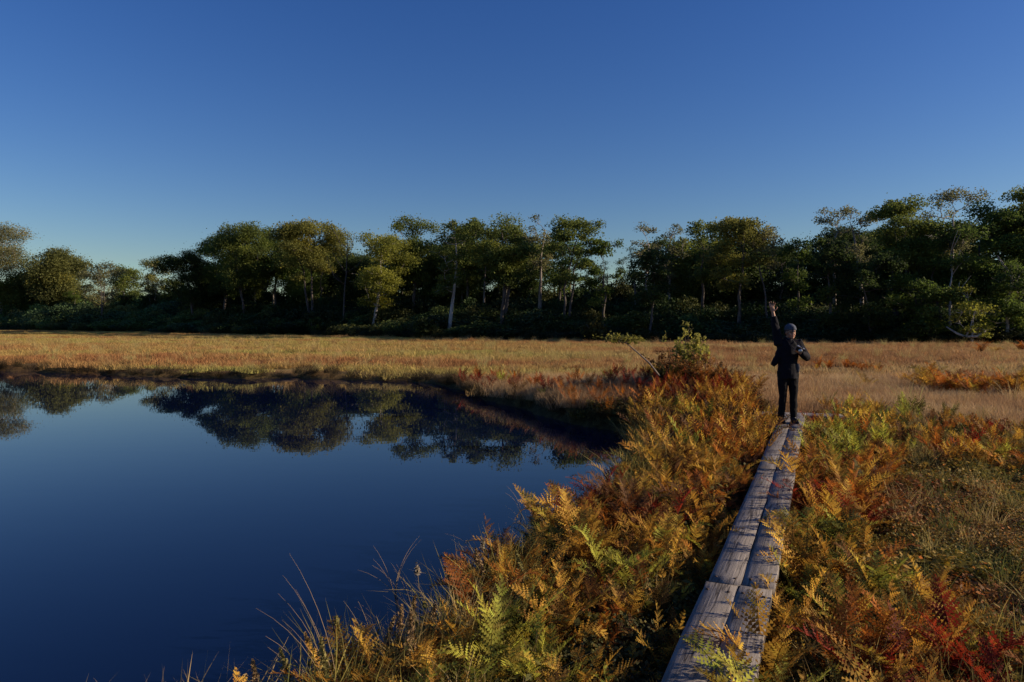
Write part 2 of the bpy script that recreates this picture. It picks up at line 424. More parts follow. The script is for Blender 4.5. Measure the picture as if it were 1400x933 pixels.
def boardwalk(name, p0, d, segs, W, rows, label, zt=ZB):
    """p0 start of the centre line, d direction, segs list of lengths, rows: offsets of plank rows"""
    root = bpy.data.objects.new(name, None); COL.objects.link(root)
    ang = math.atan2(-d[0], d[1])
    root.location = (p0[0], p0[1], float(ground_z(p0[0], p0[1]))); root.rotation_euler = (0, 0, ang)
    tag(root, label, "boardwalk")
    nm = nail_mesh(); s = 0
    for k, L in enumerate(segs):
        dz = -0.003 * (k % 2); dx = random.uniform(-0.008, 0.008)
        for r_, off in enumerate(rows):
            gap = 0.008; stag = random.uniform(-0.03, 0.03) * (0 < k < len(segs))
            pl = add("plank", plank_mesh(L - gap, W * random.uniform(0.985, 1.0), 0.06, 100 * k + r_), root, (off + dx, s + L / 2 + stag, zt - root.location.z + dz + 0.004 * r_), (0, random.uniform(-0.008, 0.008), random.uniform(-0.0012, 0.0012)))
            for e in (0.10, L - 0.14):
                for q in (-0.06, 0.055):
                    add("nail", nm, pl, (q + random.uniform(-.008, .008), -L / 2 + e + random.uniform(-.01, .01), 0.001))
        for e in (0.3, L / 2, L - 0.3):
            bb = Buf(); hw = max(abs(o) for o in rows) + W * 0.42
            x0, x1 = -hw, hw; y0, y1 = s + e - 0.07, s + e + 0.07; z1 = zt - 0.075 - root.location.z; z0 = z1 - 0.14
            i = bb.verts([(x0,y0,z0),(x1,y0,z0),(x1,y1,z0),(x0,y1,z0),(x0,y0,z1),(x1,y0,z1),(x1,y1,z1),(x0,y1,z1)])
            bb.quads(np.array([(0,3,2,1),(4,5,6,7),(0,1,5,4),(1,2,6,5),(2,3,7,6),(3,0,4,7)]) + i)
            add("sleeper", bb.mesh("sleeper", M['wood']), root)
        s += L
    return root
def bwp(s): return BW0 + BWD * s
boardwalk("boardwalk", bwp(-3.6), BWD, [1.15, 3.7, 3.55, 3.4, 1.9], 0.197, [-0.0995, 0.0995], "grey weathered two plank boardwalk running from the foreground to the person")
cd = np.array([0.97, -0.24]); cd /= np.linalg.norm(cd)
boardwalk("boardwalk", (4.05, 12.62), cd, [1.9], 0.21, [-0.11, 0.11], "short grey crosswise walkway half hidden by ferns behind the person's feet", zt=ZB - 0.02)

# ------------------------------------------------------------------ ferns
def frond_mesh(name, seed, mat, pairs=17, teeth=5, coarse=False):
    r = np.random.default_rng(seed); b = Buf()
    n = pairs + 3
    arch = r.uniform(0.1, 1.05); side = r.uniform(-0.35, 0.35); tw = r.uniform(-0.7, 0.7); curl = r.uniform(-0.2, 0.9)
    t = np.linspace(0, 1, n); ang = (PI / 2) - 0.12 - arch * t ** 1.6         # elevation angle along the rachis
    if r.random() < 0.3: ang = ang - 0.5 * t ** 5 * 2
    if seed % 4 == 3: ang = np.where(t > 0.5, ang - r.uniform(0.9, 1.9) * (t - 0.5) * 2, ang)
    ds = 1.0 / (n - 1)
    P = np.zeros((n, 3)); az = side * t ** 2
    for i in range(1, n):
        P[i] = P[i-1] + ds * np.array([math.sin(az[i]) * math.cos(ang[i]) + 0.03 * r.normal(), math.cos(az[i]) * math.cos(ang[i]), math.sin(ang[i])])
    T = np.gradient(P, axis=0); T /= np.linalg.norm(T, axis=1)[:, None]
    b.tube(P, np.linspace(0.008, 0.0025, n), 3, 0.35, cap=False)
    start = int(n * 0.18)
    for i in range(start, n):
        u = (i - start) / (n - 1 - start)
        Ls = 0.17 * (math.sin(PI * (0.16 + 0.84 * u) ** 0.85)) ** 0.8 + 0.012
        Ls *= r.uniform(0.85, 1.1)
        R = np.cross(T[i], [0, 0, 1.0]) if abs(T[i][2]) < 0.98 else np.array([1.0, 0, 0])
        R /= np.linalg.norm(R) + 1e-9; U = np.cross(R, T[i])
        c, s_ = math.cos(tw * t[i]), math.sin(tw * t[i]); R, U = R * c + U * s_, U * c - R * s_
        for sgn in (-1, 1):
            if r.random() < 0.04: continue
            fwd = 0.35 + 0.5 * u + r.normal() * 0.1
            D = R * sgn * math.cos(fwd) + T[i] * math.sin(fwd); lift = curl + r.normal() * 0.22
            D0 = D + U * lift * 0.5; D0 /= np.linalg.norm(D0)
            Wd = np.cross(U, D0); Wd /= np.linalg.norm(Wd); wv = min(0.036, ds * 0.78) * (0.6 + 0.4 * Ls / 0.17)
            m = 3 if coarse else teeth
            q = np.linspace(0, 1, m + 1); tipc = r.uniform(-0.5, 0.9)
            axis = P[i] + D0 * (q * Ls)[:, None] + U * (tipc * Ls * 0.35 * q ** 2)[:, None]
            wid = wv * (1 - q ** 2.2) * 0.5 + 0.0015
            if coarse:
                A = axis + Wd * wid[:, None]; B = axis - Wd * wid[:, None]
                i0 = b.verts(np.concatenate([A, B]), np.clip(0.42 + 0.20 * r.normal() + 0.38 * (u - 0.35), 0, 1))  # same painted rise in tone towards the lit tip
                k = np.arange(m); b.quads(np.stack([k, k + 1, k + m + 2, k + m + 1], -1) + i0)
            else:     # toothed edges: every tooth is a small triangle on each side of the midrib
                vv = np.clip(0.42 + 0.20 * r.normal() + 0.38 * (u - 0.35), 0, 1)  # highlight at the tip and inner shade painted into the tone
                mid = (q[:-1] + q[1:]) / 2; tp = P[i] + D0 * ((mid + 0.35 / m) * Ls)[:, None] + U * (tipc * Ls * 0.35 * mid ** 2)[:, None]
                wt = (wv * (1 - mid ** 2.2) * 0.85 + 0.002)[:, None]
                i0 = b.verts(np.concatenate([axis, tp + Wd * wt + U * 0.004, tp - Wd * wt + U * 0.004]), vv)
                k = np.arange(m)
                b.tris(np.stack([k, k + 1, k + m + 1], -1) + i0); b.tris(np.stack([k + 1, k, k + 2 * m + 1], -1) + i0)
    return b.mesh(name, mat)
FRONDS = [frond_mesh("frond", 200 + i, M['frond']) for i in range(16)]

COLS = {'golden': ((0.60, 0.34, 0.05), (0.44, 0.21, 0.03)), 'rusty orange': ((0.46, 0.15, 0.022), (0.36, 0.105, 0.018)),
        'deep red': ((0.27, 0.032, 0.012), (0.20, 0.022, 0.01)), 'yellow green': ((0.45, 0.39, 0.05), (0.28, 0.27, 0.04)),
        'brown': ((0.17, 0.075, 0.025), (0.12, 0.05, 0.02)), 'olive': ((0.13, 0.12, 0.022), (0.10, 0.09, 0.02))}
def fern_colour(x, y, zone):
    q = float(fbm(x * 0.9 + 3, y * 0.9, 3)) + random.gauss(0, 0.12)
    if zone == 'left':
        w_ = dict(golden=0.40, **{'rusty orange': 0.28 if y < 9 else 0.2, 'deep red': 0.05 if y < 9 else 0.015, 'yellow green': 0.11, 'brown': 0.10 if y < 9 else 0.16, 'olive': 0.05})
    elif zone == 'rightnear':
        w_ = dict(golden=0.30, **{'rusty orange': 0.38, 'deep red': 0.12, 'yellow green': 0.12, 'brown': 0.06, 'olive': 0.04})
    elif zone == 'rightedge':
        w_ = dict(golden=0.30, **{'rusty orange': 0.18, 'deep red': 0.04, 'yellow green': 0.36, 'brown': 0.04, 'olive': 0.08})
    elif zone == 'red':
        w_ = dict(golden=0.08, **{'rusty orange': 0.27, 'deep red': 0.5, 'yellow green': 0.02, 'brown': 0.13, 'olive': 0.0})
    elif zone == 'meadow':
        w_ = dict(golden=0.4, **{'rusty orange': 0.6})
    else:
        w_ = dict(golden=0.42, **{'rusty orange': 0.24, 'deep red': 0.03, 'yellow green': 0.19, 'brown': 0.08, 'olive': 0.04})
    # order from red to green, pick with the spatial noise so colours come in drifts
    order = [k for k in ('deep red', 'rusty orange', 'brown', 'golden', 'yellow green', 'olive') if k in w_]
    tot = sum(w_.values()); z_ = min(0.999, max(0, (q - 0.5) * 1.7 + 0.5)); acc = 0
    for k in order:
        acc += w_[k] / tot
        if z_ <= acc: return k
    return order[-1]

def inpoly(px, py, poly):
    c = False; n = len(poly)
    for i in range(n):
        ax, ay = poly[i]; bx, by = poly[(i + 1) % n]
        if (ay > py) != (by > py) and px < (bx - ax) * (py - ay) / (by - ay) + ax: c = not c
    return c
# patches of ferns on the ground plan (world metres)
G = lambda l: [at(x, y, 0.2) for x, y in l]
P_far_right = G([(1104, 585), (1130, 560), (1200, 556), (1300, 575), (1400, 600), (1560, 640), (1560, 668), (1400, 652), (1300, 640), (1220, 640), (1190, 680), (1150, 690), (1104, 640)])
P_edge_right = [(BW0 + BWD * s + BWN * o).tolist() for s, o in ((-2.4, 0.19), (1.0, 0.19)) ][:0] + [(BW0 + BWD * s + BWN * o).tolist() for s, o in ((-2.4, 0.19), (-2.4, 0.8), (0.6, 0.8), (2.6, 0.75), (5.5, 0.95), (8.6, 0.9), (9.4, 0.3), (1.3, 0.19))]
P_near_right = G([(1080, 985), (1060, 850), (1120, 800), (1220, 790), (1330, 850), (1360, 905), (1480, 930), (1480, 985), (1300, 1000)])
P_red_bank = G([(612, 520), (660, 512), (730, 526), (760, 545), (700, 548), (640, 533)])
P_red_bank2 = G([(755, 540), (830, 520), (880, 515), (900, 560), (850, 575), (790, 560)])
P_orange_tuft = G([(1350, 610), (1480, 630), (1480, 670), (1350, 655)])
def fern_zone(x, y):
    o = float(bw_off(x, y)); px = 700 + F * x / y; sd = float(pond_sd(x, y))
    if sd < 0.08: return None
    if -0.29 < o < (0.18 if y < 4.3 else 0.24 if y < 9 else 0.28) and y < 12.2: return None
    if px < 330 and y < 4: return None
    if (x - 5.15) ** 2 / 0.55 + (y - 12.35) ** 2 / 0.35 < 1: return None
    if inpoly(x, y, P_red_bank) or inpoly(x, y, P_red_bank2): return 'red'
    if o < 0 and 1.9 < y < 19.5:
        if y > 12.3:
            pb = 1052 - 14 * (y - 12.3)
            if px > pb or px < 835 - 6 * (y - 12): return None
        if px < 835 and y > 11.5: return None
        return 'left'
    if inpoly(x, y, P_near_right): return 'rightnear'
    if inpoly(x, y, P_edge_right): return 'rightedge'
    if inpoly(x, y, P_far_right): return 'rightfar'
    return None
def fern_density(x, y, zone):
    n = float(fbm(x * 0.55 + 11, y * 0.55 + 5, 3))
    d = 1.0 if n > 0.40 else 0.35
    if zone == 'left':
        s = (x - 2.2) ** 2 / 0.5 + (y - 9.3) ** 2 / 0.5                 # green hollow in the fern band
        if s < 1: d = 0.1
        s = (x - 0.45) ** 2 / 0.25 + (y - 5.3) ** 2 / 0.5
        if s < 1: d = 0.15
        if y < 4.4 and x < 0.1: d *= 0.45
    if zone == 'rightedge': d = max(d, 0.8)
    return d
pts = []
grid = {}
def ok_spacing(x, y, r):
    ci, cj = int(x / 0.5), int(y / 0.5)
    for i in range(ci - 1, ci + 2):
        for j in range(cj - 1, cj + 2):
            for (a, b_) in grid.get((i, j), ()):
                if (a - x) ** 2 + (b_ - y) ** 2 < r * r: return False
    return True
tries = 0
while tries < 36000:
    tries += 1
    y = random.uniform(1.9, 22); x = random.uniform(-2.2, min(16, y * 0.95))
    z_ = fern_zone(x, y)
    if not z_: continue
    if random.random() > fern_density(x, y, z_): continue
    r_ = {'left': 0.19, 'rightnear': 0.21, 'rightedge': 0.215, 'rightfar': 0.30, 'red': 0.45}[z_]
    if y > 11: r_ *= 1.15
    if not ok_spacing(x, y, r_): continue
    grid.setdefault((int(x / 0.5), int(y / 0.5)), []).append((x, y)); pts.append((x, y, z_))
# meadow clumps
for (px, py, n) in ((1312, 533, 11), (1370, 536, 6), (1190, 503, 5), (1152, 500, 5), (1122, 500, 3), (1226, 520, 3), (1180, 523, 2), (1297, 530, 3), (1345, 480, 3), (1400, 478, 3), (1000, 545, 3)):
    cx, cy = at(px, py, 0.25)
    for k in range(n):
        pts.append((cx + random.gauss(0, 0.2 + 0.03 * n), cy + random.gauss(0, 0.25 + 0.02 * n), 'meadow'))
def visible(x, y):
    px = 700 + F * x / y; return -60 < px < 1460
pts.sort(key=lambda p: (p[1] if visible(p[0], p[1]) else p[1] + 60))
mead = [p for p in pts if p[2] == 'meadow']; rest = [p for p in pts if p[2] != 'meadow']
indiv = rest[:300 - len(mead)] + mead; farf = rest[300 - len(mead):]
print("ferns", len(pts), "individual", len(indiv))
def where_words(x, y, z_):
    px = 700 + F * x / y
    if z_ == 'left':
        if y < 3.7: a = "at the very front left of the boardwalk"
        elif y < 5.2: a = "in the near half of the left-hand band"
        elif y < 7.5: a = "halfway along the left-hand band"
        else: a = "in the far half of the left-hand band"
        b_ = "beside the planks" if bw_off(x, y) > -0.75 else ("by the water" if pond_sd(x, y) < 0.7 else "mid-band")
        return a + ", " + b_
    if z_ == 'rightnear': return "in the red patch at the bottom right corner"
    if z_ == 'rightedge': return "along the right edge of the boardwalk, " + ("nearest the viewer" if y < 4.5 else "halfway along" if y < 7.5 else "near the person")
    if z_ == 'rightfar': return "in the right-hand drift in front of the dry meadow"
    if z_ == 'red': return "on the far pond bank"
    return {True: "in an isolated clump on the dry meadow at far right", False: "in a small clump on the dry meadow right of the person"}[px > 1260]
def mixc(a, b_, t): return tuple(a[i] * (1 - t) + b_[i] * t for i in range(3))
for (x, y, z_) in indiv:
    cn = fern_colour(x, y, z_); ca, cb_ = COLS[cn]
    f = bpy.data.objects.new("fern", None); COL.objects.link(f)
    f.location = (x, y, float(ground_z(x, y)) - 0.02); f.rotation_euler = (0, 0, random.uniform(0, 2 * PI)); f.empty_display_size = 0.1
    h = {'left': 0.49, 'rightnear': 0.44, 'rightedge': 0.52, 'rightfar': 0.52, 'red': 0.6, 'meadow': 0.8 if x / y > 0.6 else 0.5}[z_] * (hv := random.uniform(0.65, 1.25))
    if z_ == 'left' and y < 4.6: h *= 0.85
    if z_ == 'left' and bw_off(x, y) > -0.6: h *= 0.85
    ww = where_words(x, y, z_)
    sz = "tall " if hv > 1.08 else "small " if hv < 0.82 else ""
    tag(f, f"{sz}{cn} fern {ww}", "fern", f"{sz}{cn} ferns {ww}")
    nf = random.randint(6, 10)
    for k in range(nf):
        a = 2 * PI * k / nf + random.uniform(-0.4, 0.4); lean = random.uniform(0.0, 0.42)
        t = random.random(); c = mixc(ca, cb_, t)
        if random.random() < 0.15: c = mixc(c, COLS[random.choice(['golden', 'rusty orange', 'yellow green', 'brown'])][0], 0.6)
        s_ = h * random.uniform(0.7, 1.12); br = random.uniform(0.6, 1.25)
        fr = add("frond", random.choice(FRONDS), f, (0.02 * math.sin(-a), 0.02 * math.cos(a), 0), (-lean, 0, a), (s_ * random.uniform(0.8, 1.1), s_, s_), tuple(q * br for q in c))
def fern_clump(seed):
    r = random.Random(seed); obs = []
    V = []; Q = []; A = []; n = 0
    bufs = Buf()
    for k in range(8):
        me = FAR_FRONDS[r.randrange(len(FAR_FRONDS))]
        co = np.empty(len(me.vertices) * 3, np.float32); me.vertices.foreach_get("co", co); co = co.reshape(-1, 3)
        av = np.empty(len(me.vertices), np.float32); me.attributes["v"].data.foreach_get("value", av)
        m = np.array((Matrix.Rotation(2 * PI * k / 8 + r.uniform(-.4, .4), 3, 'Z') @ Matrix.Rotation(-r.uniform(0, .6), 3, 'X')))
        i0 = bufs.verts(co @ m.T * r.uniform(0.75, 1.1), np.clip(av + r.uniform(-0.3, 0.3), 0, 1))
        for p in me.polygons:
            vs_ = list(p.vertices)
            (bufs.quads if len(vs_) == 4 else bufs.tris)([[i0 + q for q in vs_]])
    return bufs.mesh("fern_clump", M['frond_far'])
FAR_FRONDS = [frond_mesh("far_frond", 400 + i, M['frond_far'], 12, 3, True) for i in range(7)]
CLUMPS = [fern_clump(i) for i in range(7)]
P_ = []; R_ = []; S_ = []; T_ = []
for (x, y, z_) in farf:
    ca, cb_ = COLS[fern_colour(x, y, z_)]; c = mixc(ca, cb_, random.random()); br = random.uniform(0.75, 1.2)
    P_.append((x, y, float(ground_z(x, y)) - 0.02)); R_.append((random.uniform(-.1, .1), random.uniform(-.1, .1), random.uniform(0, 6.3)))
    s_ = {'left': 0.54, 'rightnear': 0.42, 'rightedge': 0.45, 'rightfar': 0.44, 'red': 0.5}[z_] * random.uniform(0.75, 1.2); S_.append((s_,) * 3); T_.append(tuple(q * br * 0.88 for q in c))
tag(instancer("fern_bed", P_, R_, S_, T_, CLUMPS), "bed of golden and rusty ferns behind the nearer single ferns", "ferns", kind="stuff")

# ------------------------------------------------------------------ grasses and heath (uncountable)
def blade_patch(name, seed, n, size, h0, h1, wd, mat, lean=0.35, curve=0.5, seg=2):
    r = np.random.default_rng(seed)
    x = r.uniform(-size/2, size/2, n); y = r.uniform(-size/2, size/2, n); h = r.uniform(h0, h1, n)
    a = r.uniform(0, 2 * PI, n); l = np.abs(r.normal(0, lean, n)); cv = np.abs(r.normal(0, curve, n))
    d = np.stack([np.cos(a), np.sin(a)], -1); fa = r.uniform(0, PI, n); wv = np.stack([np.cos(fa), np.sin(fa)], -1) * (wd * r.uniform(0.6, 1.4, n))[:, None]
    lev = []
    for k in range(seg + 1):
        t = k / seg; out = (l * t + cv * t * t * 0.7) * h
        up = h * t * np.sqrt(np.clip(1 - (0.5 * (l + cv * t)) ** 2, 0.1, 1))
        c = np.stack([x + d[:, 0] * out, y + d[:, 1] * out, up], -1)
        if k < seg:
            o = np.c_[wv, np.zeros(n)] * (1 - 0.5 * t) * 0.5
            lev += [c - o, c + o]
        else: lev.append(c)
    V = np.stack(lev, 1); m = V.shape[1]; base = np.arange(n)[:, None] * m
    Q = [np.stack([base[:, 0] + 2*k, base[:, 0] + 2*k + 1, base[:, 0] + 2*k + 3, base[:, 0] + 2*k + 2], -1) for k in range(seg - 1)]
    T = np.stack([base[:, 0] + 2*(seg-1), base[:, 0] + 2*(seg-1) + 1, base[:, 0] + 2*seg], -1)
    av = np.repeat(r.random(n), m) * 0.8 + np.tile(np.linspace(0, 0.2, m), n)
    return mesh_np(name, V.reshape(-1, 3), Q + [T], mat, attrs={"v": av})
def leaf_patch(name, seed, n, size, h, ls, mat, flat=0.6, stems=True):
    """low bushy cover: little leaves on short sprigs"""
    r = np.random.default_rng(seed)
    ns = n // 10; sx = r.uniform(-size/2, size/2, ns); sy = r.uniform(-size/2, size/2, ns); sh = h * r.uniform(0.4, 1, ns)
    i = r.integers(0, ns, n); t = r.uniform(0.25, 1, n)
    c = np.stack([sx[i] + r.normal(0, 0.02, n), sy[i] + r.normal(0, 0.02, n), sh[i] * t], -1)
    return leaves(name, c, ls * r.uniform(0.6, 1.3, n), r, flat, mat, np.clip(r.normal(0.45, 0.2, n) + 0.25 * (r.random(ns)[i] - 0.5), 0, 1))
def leaves(name, c, size, r, flat, mat, v, elong=1.7):
    n = len(c); nrm = r.normal(0, 1, (n, 3)); nrm[:, 2] = np.abs(nrm[:, 2]) + flat; nrm /= np.linalg.norm(nrm, axis=1)[:, None]
    a = np.cross(nrm, r.normal(0, 1, (n, 3))); a /= np.linalg.norm(a, axis=1)[:, None]; b = np.cross(nrm, a)
    s = np.asarray(size)[:, None] * 0.5
    V = np.stack([c - a * s * elong, c - b * s + a * s * 0.1, c + a * s * elong, c + b * s + a * s * 0.1], 1)
    Q = np.arange(n)[:, None] * 4 + np.arange(4)[None]
    return mesh_np(name, V.reshape(-1, 3), Q, mat, attrs={"v": np.repeat(v, 4)})

MG_FAR = [blade_patch("grass_patch", 500 + i, 420, 1.7, 0.12, 0.36, 0.022, M['grass'], 0.3, 0.4, 2) for i in range(5)]
MG_MID = [blade_patch("grass_patch", 520 + i, 420, 0.9, 0.12, 0.36, 0.007, M['grass'], 0.4, 0.6, 3) for i in range(5)]
MG_TALL = [blade_patch("grass_patch", 540 + i, 90, 0.30, 0.22, 0.55, 0.006, M['grass'], 0.35, 0.7, 4) for i in range(5)]
HEATH = [leaf_patch("heath_patch", 560 + i, 2400, 0.55, 0.15, 0.013, M['heath']) for i in range(5)]
BROAD = [leaf_patch("herb_patch", 580 + i, 700, 0.5, 0.20, 0.028, M['heath'], 0.9) for i in range(4)]

def scatter(cands, spacing_jit):
    return cands
def cells(x0, x1, y0, y1, s):
    xs = np.arange(x0, x1, s); ys = np.arange(y0, y1, s); X, Y = np.meshgrid(xs, ys)
    X = X + rng.uniform(-s/2, s/2, X.shape); Y = Y + rng.uniform(-s/2, s/2, Y.shape)
    return X.ravel(), Y.ravel()
def mk(name, x, y, variants, tint, s, kind_label, cat, sink=0.02, zs=None, tilt=0.08):
    n = len(x); z = ground_z(x, y) - sink
    rot = np.c_[rng.normal(0, tilt, n), rng.normal(0, tilt, n), rng.uniform(0, 2 * PI, n)]
    sc = np.asarray(s)[:, None] * np.ones(3); 
    if zs is not None: sc[:, 2] *= zs
    o = instancer(name, np.c_[x, y, z], rot, sc, tint, variants)
    return tag(o, kind_label, cat, kind="stuff")
def pal(t, stops):
    t = np.clip(t, 0, 1); p = [s[0] for s in stops]
    return np.stack([np.interp(t, p, [s[1][k] for s in stops]) for k in range(3)], -1)

# far meadow
x, y = cells(-170, 75, 19, 152, 1.15)
px = pxof(x, y); sd = pond_sd(x, y)
keep = (px > -220) & (px < 1620) & (y < edge_y(px) + 1.5) & (sd > 0.35) & ~((y < 21) & (px < 1000) & (px > 780))
for (mx_, my_, _z) in mead: keep &= ((x - mx_) ** 2 + (y - my_) ** 2 > 0.5)
x, y, px, sd = x[keep], y[keep], px[keep], sd[keep]
t = fbm(x * 0.06, y * 0.2, 4) * 1.9 - 0.45 + rng.normal(0, 0.07, len(x))
left = pal(t, [(0, (0.33, 0.155, 0.06)), (0.3, (0.42, 0.24, 0.085)), (0.55, (0.44, 0.31, 0.10)), (0.85, (0.37, 0.33, 0.09))])
right = pal(t, [(0, (0.30, 0.15, 0.06)), (0.4, (0.40, 0.23, 0.10)), (0.7, (0.46, 0.30, 0.13)), (1, (0.42, 0.32, 0.14))])
k = np.clip((px - 650) / 350, 0, 1)[:, None]
mk("meadow_grass", x, y, MG_FAR, left * (1 - k) + right * k, 1 + rng.normal(0, 0.12, len(x)), "dry golden and reddish marsh grass covering the flat meadow", "grass", zs=(0.45 + 0.35 * rng.random(len(x))) * (0.7 + 0.6 * fbm(x * 0.3, y * 0.5, 3)))
# nearer meadow right of the walkway end, and around the pond inlet
x, y = cells(-3, 26, 11.5, 22, 0.42)
px = pxof(x, y); sd = pond_sd(x, y)
keep = (px < 1620) & (sd > 0.2) & ((px > 1040) | (y > 18) | (px < 880)) & ((px > 1060) | (y > 14))
far_ok = np.array([not inpoly(a, b_, P_far_right) for a, b_ in zip(x, y)])
for (mx_, my_, _z) in mead: far_ok &= ((x - mx_) ** 2 + (y - my_) ** 2 > 0.2)
keep &= far_ok & ~(((x - 5.1) ** 2 / 0.7 + (y - 12.35) ** 2 / 0.4) < 1)
x, y, px = x[keep], y[keep], px[keep]
t = fbm(x * 0.25, y * 0.6, 4) * 1.4 - 0.2 + rng.normal(0, 0.08, len(x))
mk("meadow_grass", x, y, MG_MID, pal(t, [(0, (0.26, 0.13, 0.06)), (0.35, (0.38, 0.23, 0.11)), (0.65, (0.50, 0.35, 0.18)), (1, (0.54, 0.41, 0.22))]), 0.9 + rng.normal(0, 0.12, len(x)),
   "fine pale grass around the orange fern clumps right of the person", "grass")
# heath and herbs underfoot near the camera
x, y = cells(-4, 16, 1.6, 14, 0.27)
px = pxof(x, y); sd = pond_sd(x, y); o = bw_off(x, y)
keep = (sd > 0.12) & (np.abs(o) > 0.36) & (px < 1650) & (px > -250) & ~((y > 12) & (px > 1040)) & (ground_z(x, y) > -0.02)
x, y, px, o = x[keep], y[keep], px[keep], o[keep]
t = fbm(x * 1.1, y * 1.1, 4) * 1.5 - 0.25 + rng.normal(0, 0.1, len(x))
lft = pal(t, [(0, (0.045, 0.05, 0.016)), (0.5, (0.085, 0.09, 0.024)), (1, (0.14, 0.11, 0.035))])
rgt = pal(t, [(0, (0.09, 0.10, 0.020)), (0.3, (0.19, 0.18, 0.035)), (0.5, (0.24, 0.17, 0.05)), (0.7, (0.20, 0.10, 0.035)), (1, (0.13, 0.045, 0.02))])
k = (o > 0).astype(float)[:, None]
tt = lft * (1 - k) + rgt * k
h = rng.random(len(x)) < 0.68
mk("heath_cover", x[h], y[h], HEATH, tt[h], rng.uniform(0.8, 1.25, h.sum()), "low green and brown bog heath covering the ground", "heath", zs=rng.uniform(0.6, 1.25, h.sum()))
mk("herb_cover", x[~h], y[~h], BROAD, tt[~h] * [1.2, 1.15, 0.9], rng.uniform(0.8, 1.2, (~h).sum()), "small leafy green herbs between the ferns", "herbs")
# dry tufts near the camera: shore edge, among ferns, lower right corner
x, y = cells(-4.5, 12, 1.7, 13, 0.24)
px = pxof(x, y); sd = pond_sd(x, y); o = bw_off(x, y)
p = 0.16 + 0.75 * ((sd < 0.45) & (y < 12)) + 0.6 * ((o < 0) & (y < 4.4) & (x < 0.1)) + 0.35 * ((o > 0.4) & (y < 3.9) & (px > 1080)) + 0.14 * (o > 0.5)
p = np.where((np.hypot(x - 0.2, y - 5.8) < 0.9), 0.45, p)
keep = (sd > -0.02) & (np.abs(o) > 0.42) & (rng.random(len(x)) < p) & (px < 1600)
x, y, sd, o, px = x[keep], y[keep], sd[keep], o[keep], px[keep]
t = rng.random(len(x)); 
tint = pal(t, [(0, (0.10, 0.12, 0.03)), (0.35, (0.26, 0.22, 0.05)), (0.7, (0.42, 0.32, 0.10)), (1, (0.52, 0.37, 0.16))])
mk("sedge_tufts", x, y, MG_TALL, tint, np.where(sd < 0.45, rng.uniform(0.65, 1.1, len(x)), rng.uniform(0.5, 0.8, len(x))), "dry curling sedge tufts along the near pond edge and among the ferns", "sedge", sink=0.03, tilt=0.15)
# thin pale seed stems standing above the meadow
x, y = cells(-60, 60, 13, 75, 1.25)
px = pxof(x, y); keep = (px > -150) & (px < 1600) & (y < edge_y(px)) & (pond_sd(x, y) > 0.3) & (rng.random(len(x)) < 0.45) & ((y > 20) | (px > 1080))
x, y = x[keep], y[keep]
mk("meadow_stems", x, y, MG_TALL, pal(rng.random(len(x)), [(0, (0.30, 0.17, 0.07)), (0.5, (0.45, 0.32, 0.13)), (1, (0.42, 0.38, 0.14))]), rng.uniform(0.7, 1.4, len(x)), "scattered taller pale tufts standing above the meadow grass", "grass", tilt=0.1)
# overhanging fringe on the far bank, tinted dark for peat and painted undershade
def along(poly, s):
    out = []
    for (a, b_) in zip(poly[:-1], poly[1:]):
        a = np.array(a); b_ = np.array(b_); L = np.linalg.norm(b_ - a); n = max(1, int(L / s))
        for i in range(n): out.append(a + (b_ - a) * (i + random.random()) / n)
    return np.array(out)
fr = np.concatenate([along(far_bank[:-2], 0.16), along(far_bank[:-2], 0.16)]); fr = fr + rng.normal(0, 0.14, fr.shape)
sdv = pond_sd(fr[:, 0], fr[:, 1]); fr = fr[(sdv > 0.02)]
n = len(fr); z = np.maximum(ground_z(fr[:, 0], fr[:, 1]), -0.02) - 0.02
tint = pal(rng.random(n) * 0.9, [(0, (0.03, 0.024, 0.013)), (0.6, (0.08, 0.055, 0.025)), (1, (0.20, 0.16, 0.06))])
tag(instancer("bank_fringe", np.c_[fr, z], np.c_[rng.normal(0.1, 0.25, n), rng.normal(0, 0.25, n), rng.uniform(0, 6.3, n)], rng.uniform(0.5, 1.05, n)[:, None] * np.ones(3), tint, MG_TALL),
    "shaggy sedge over the far pond bank, tinted dark for peat and undershade", "sedge", kind="stuff")

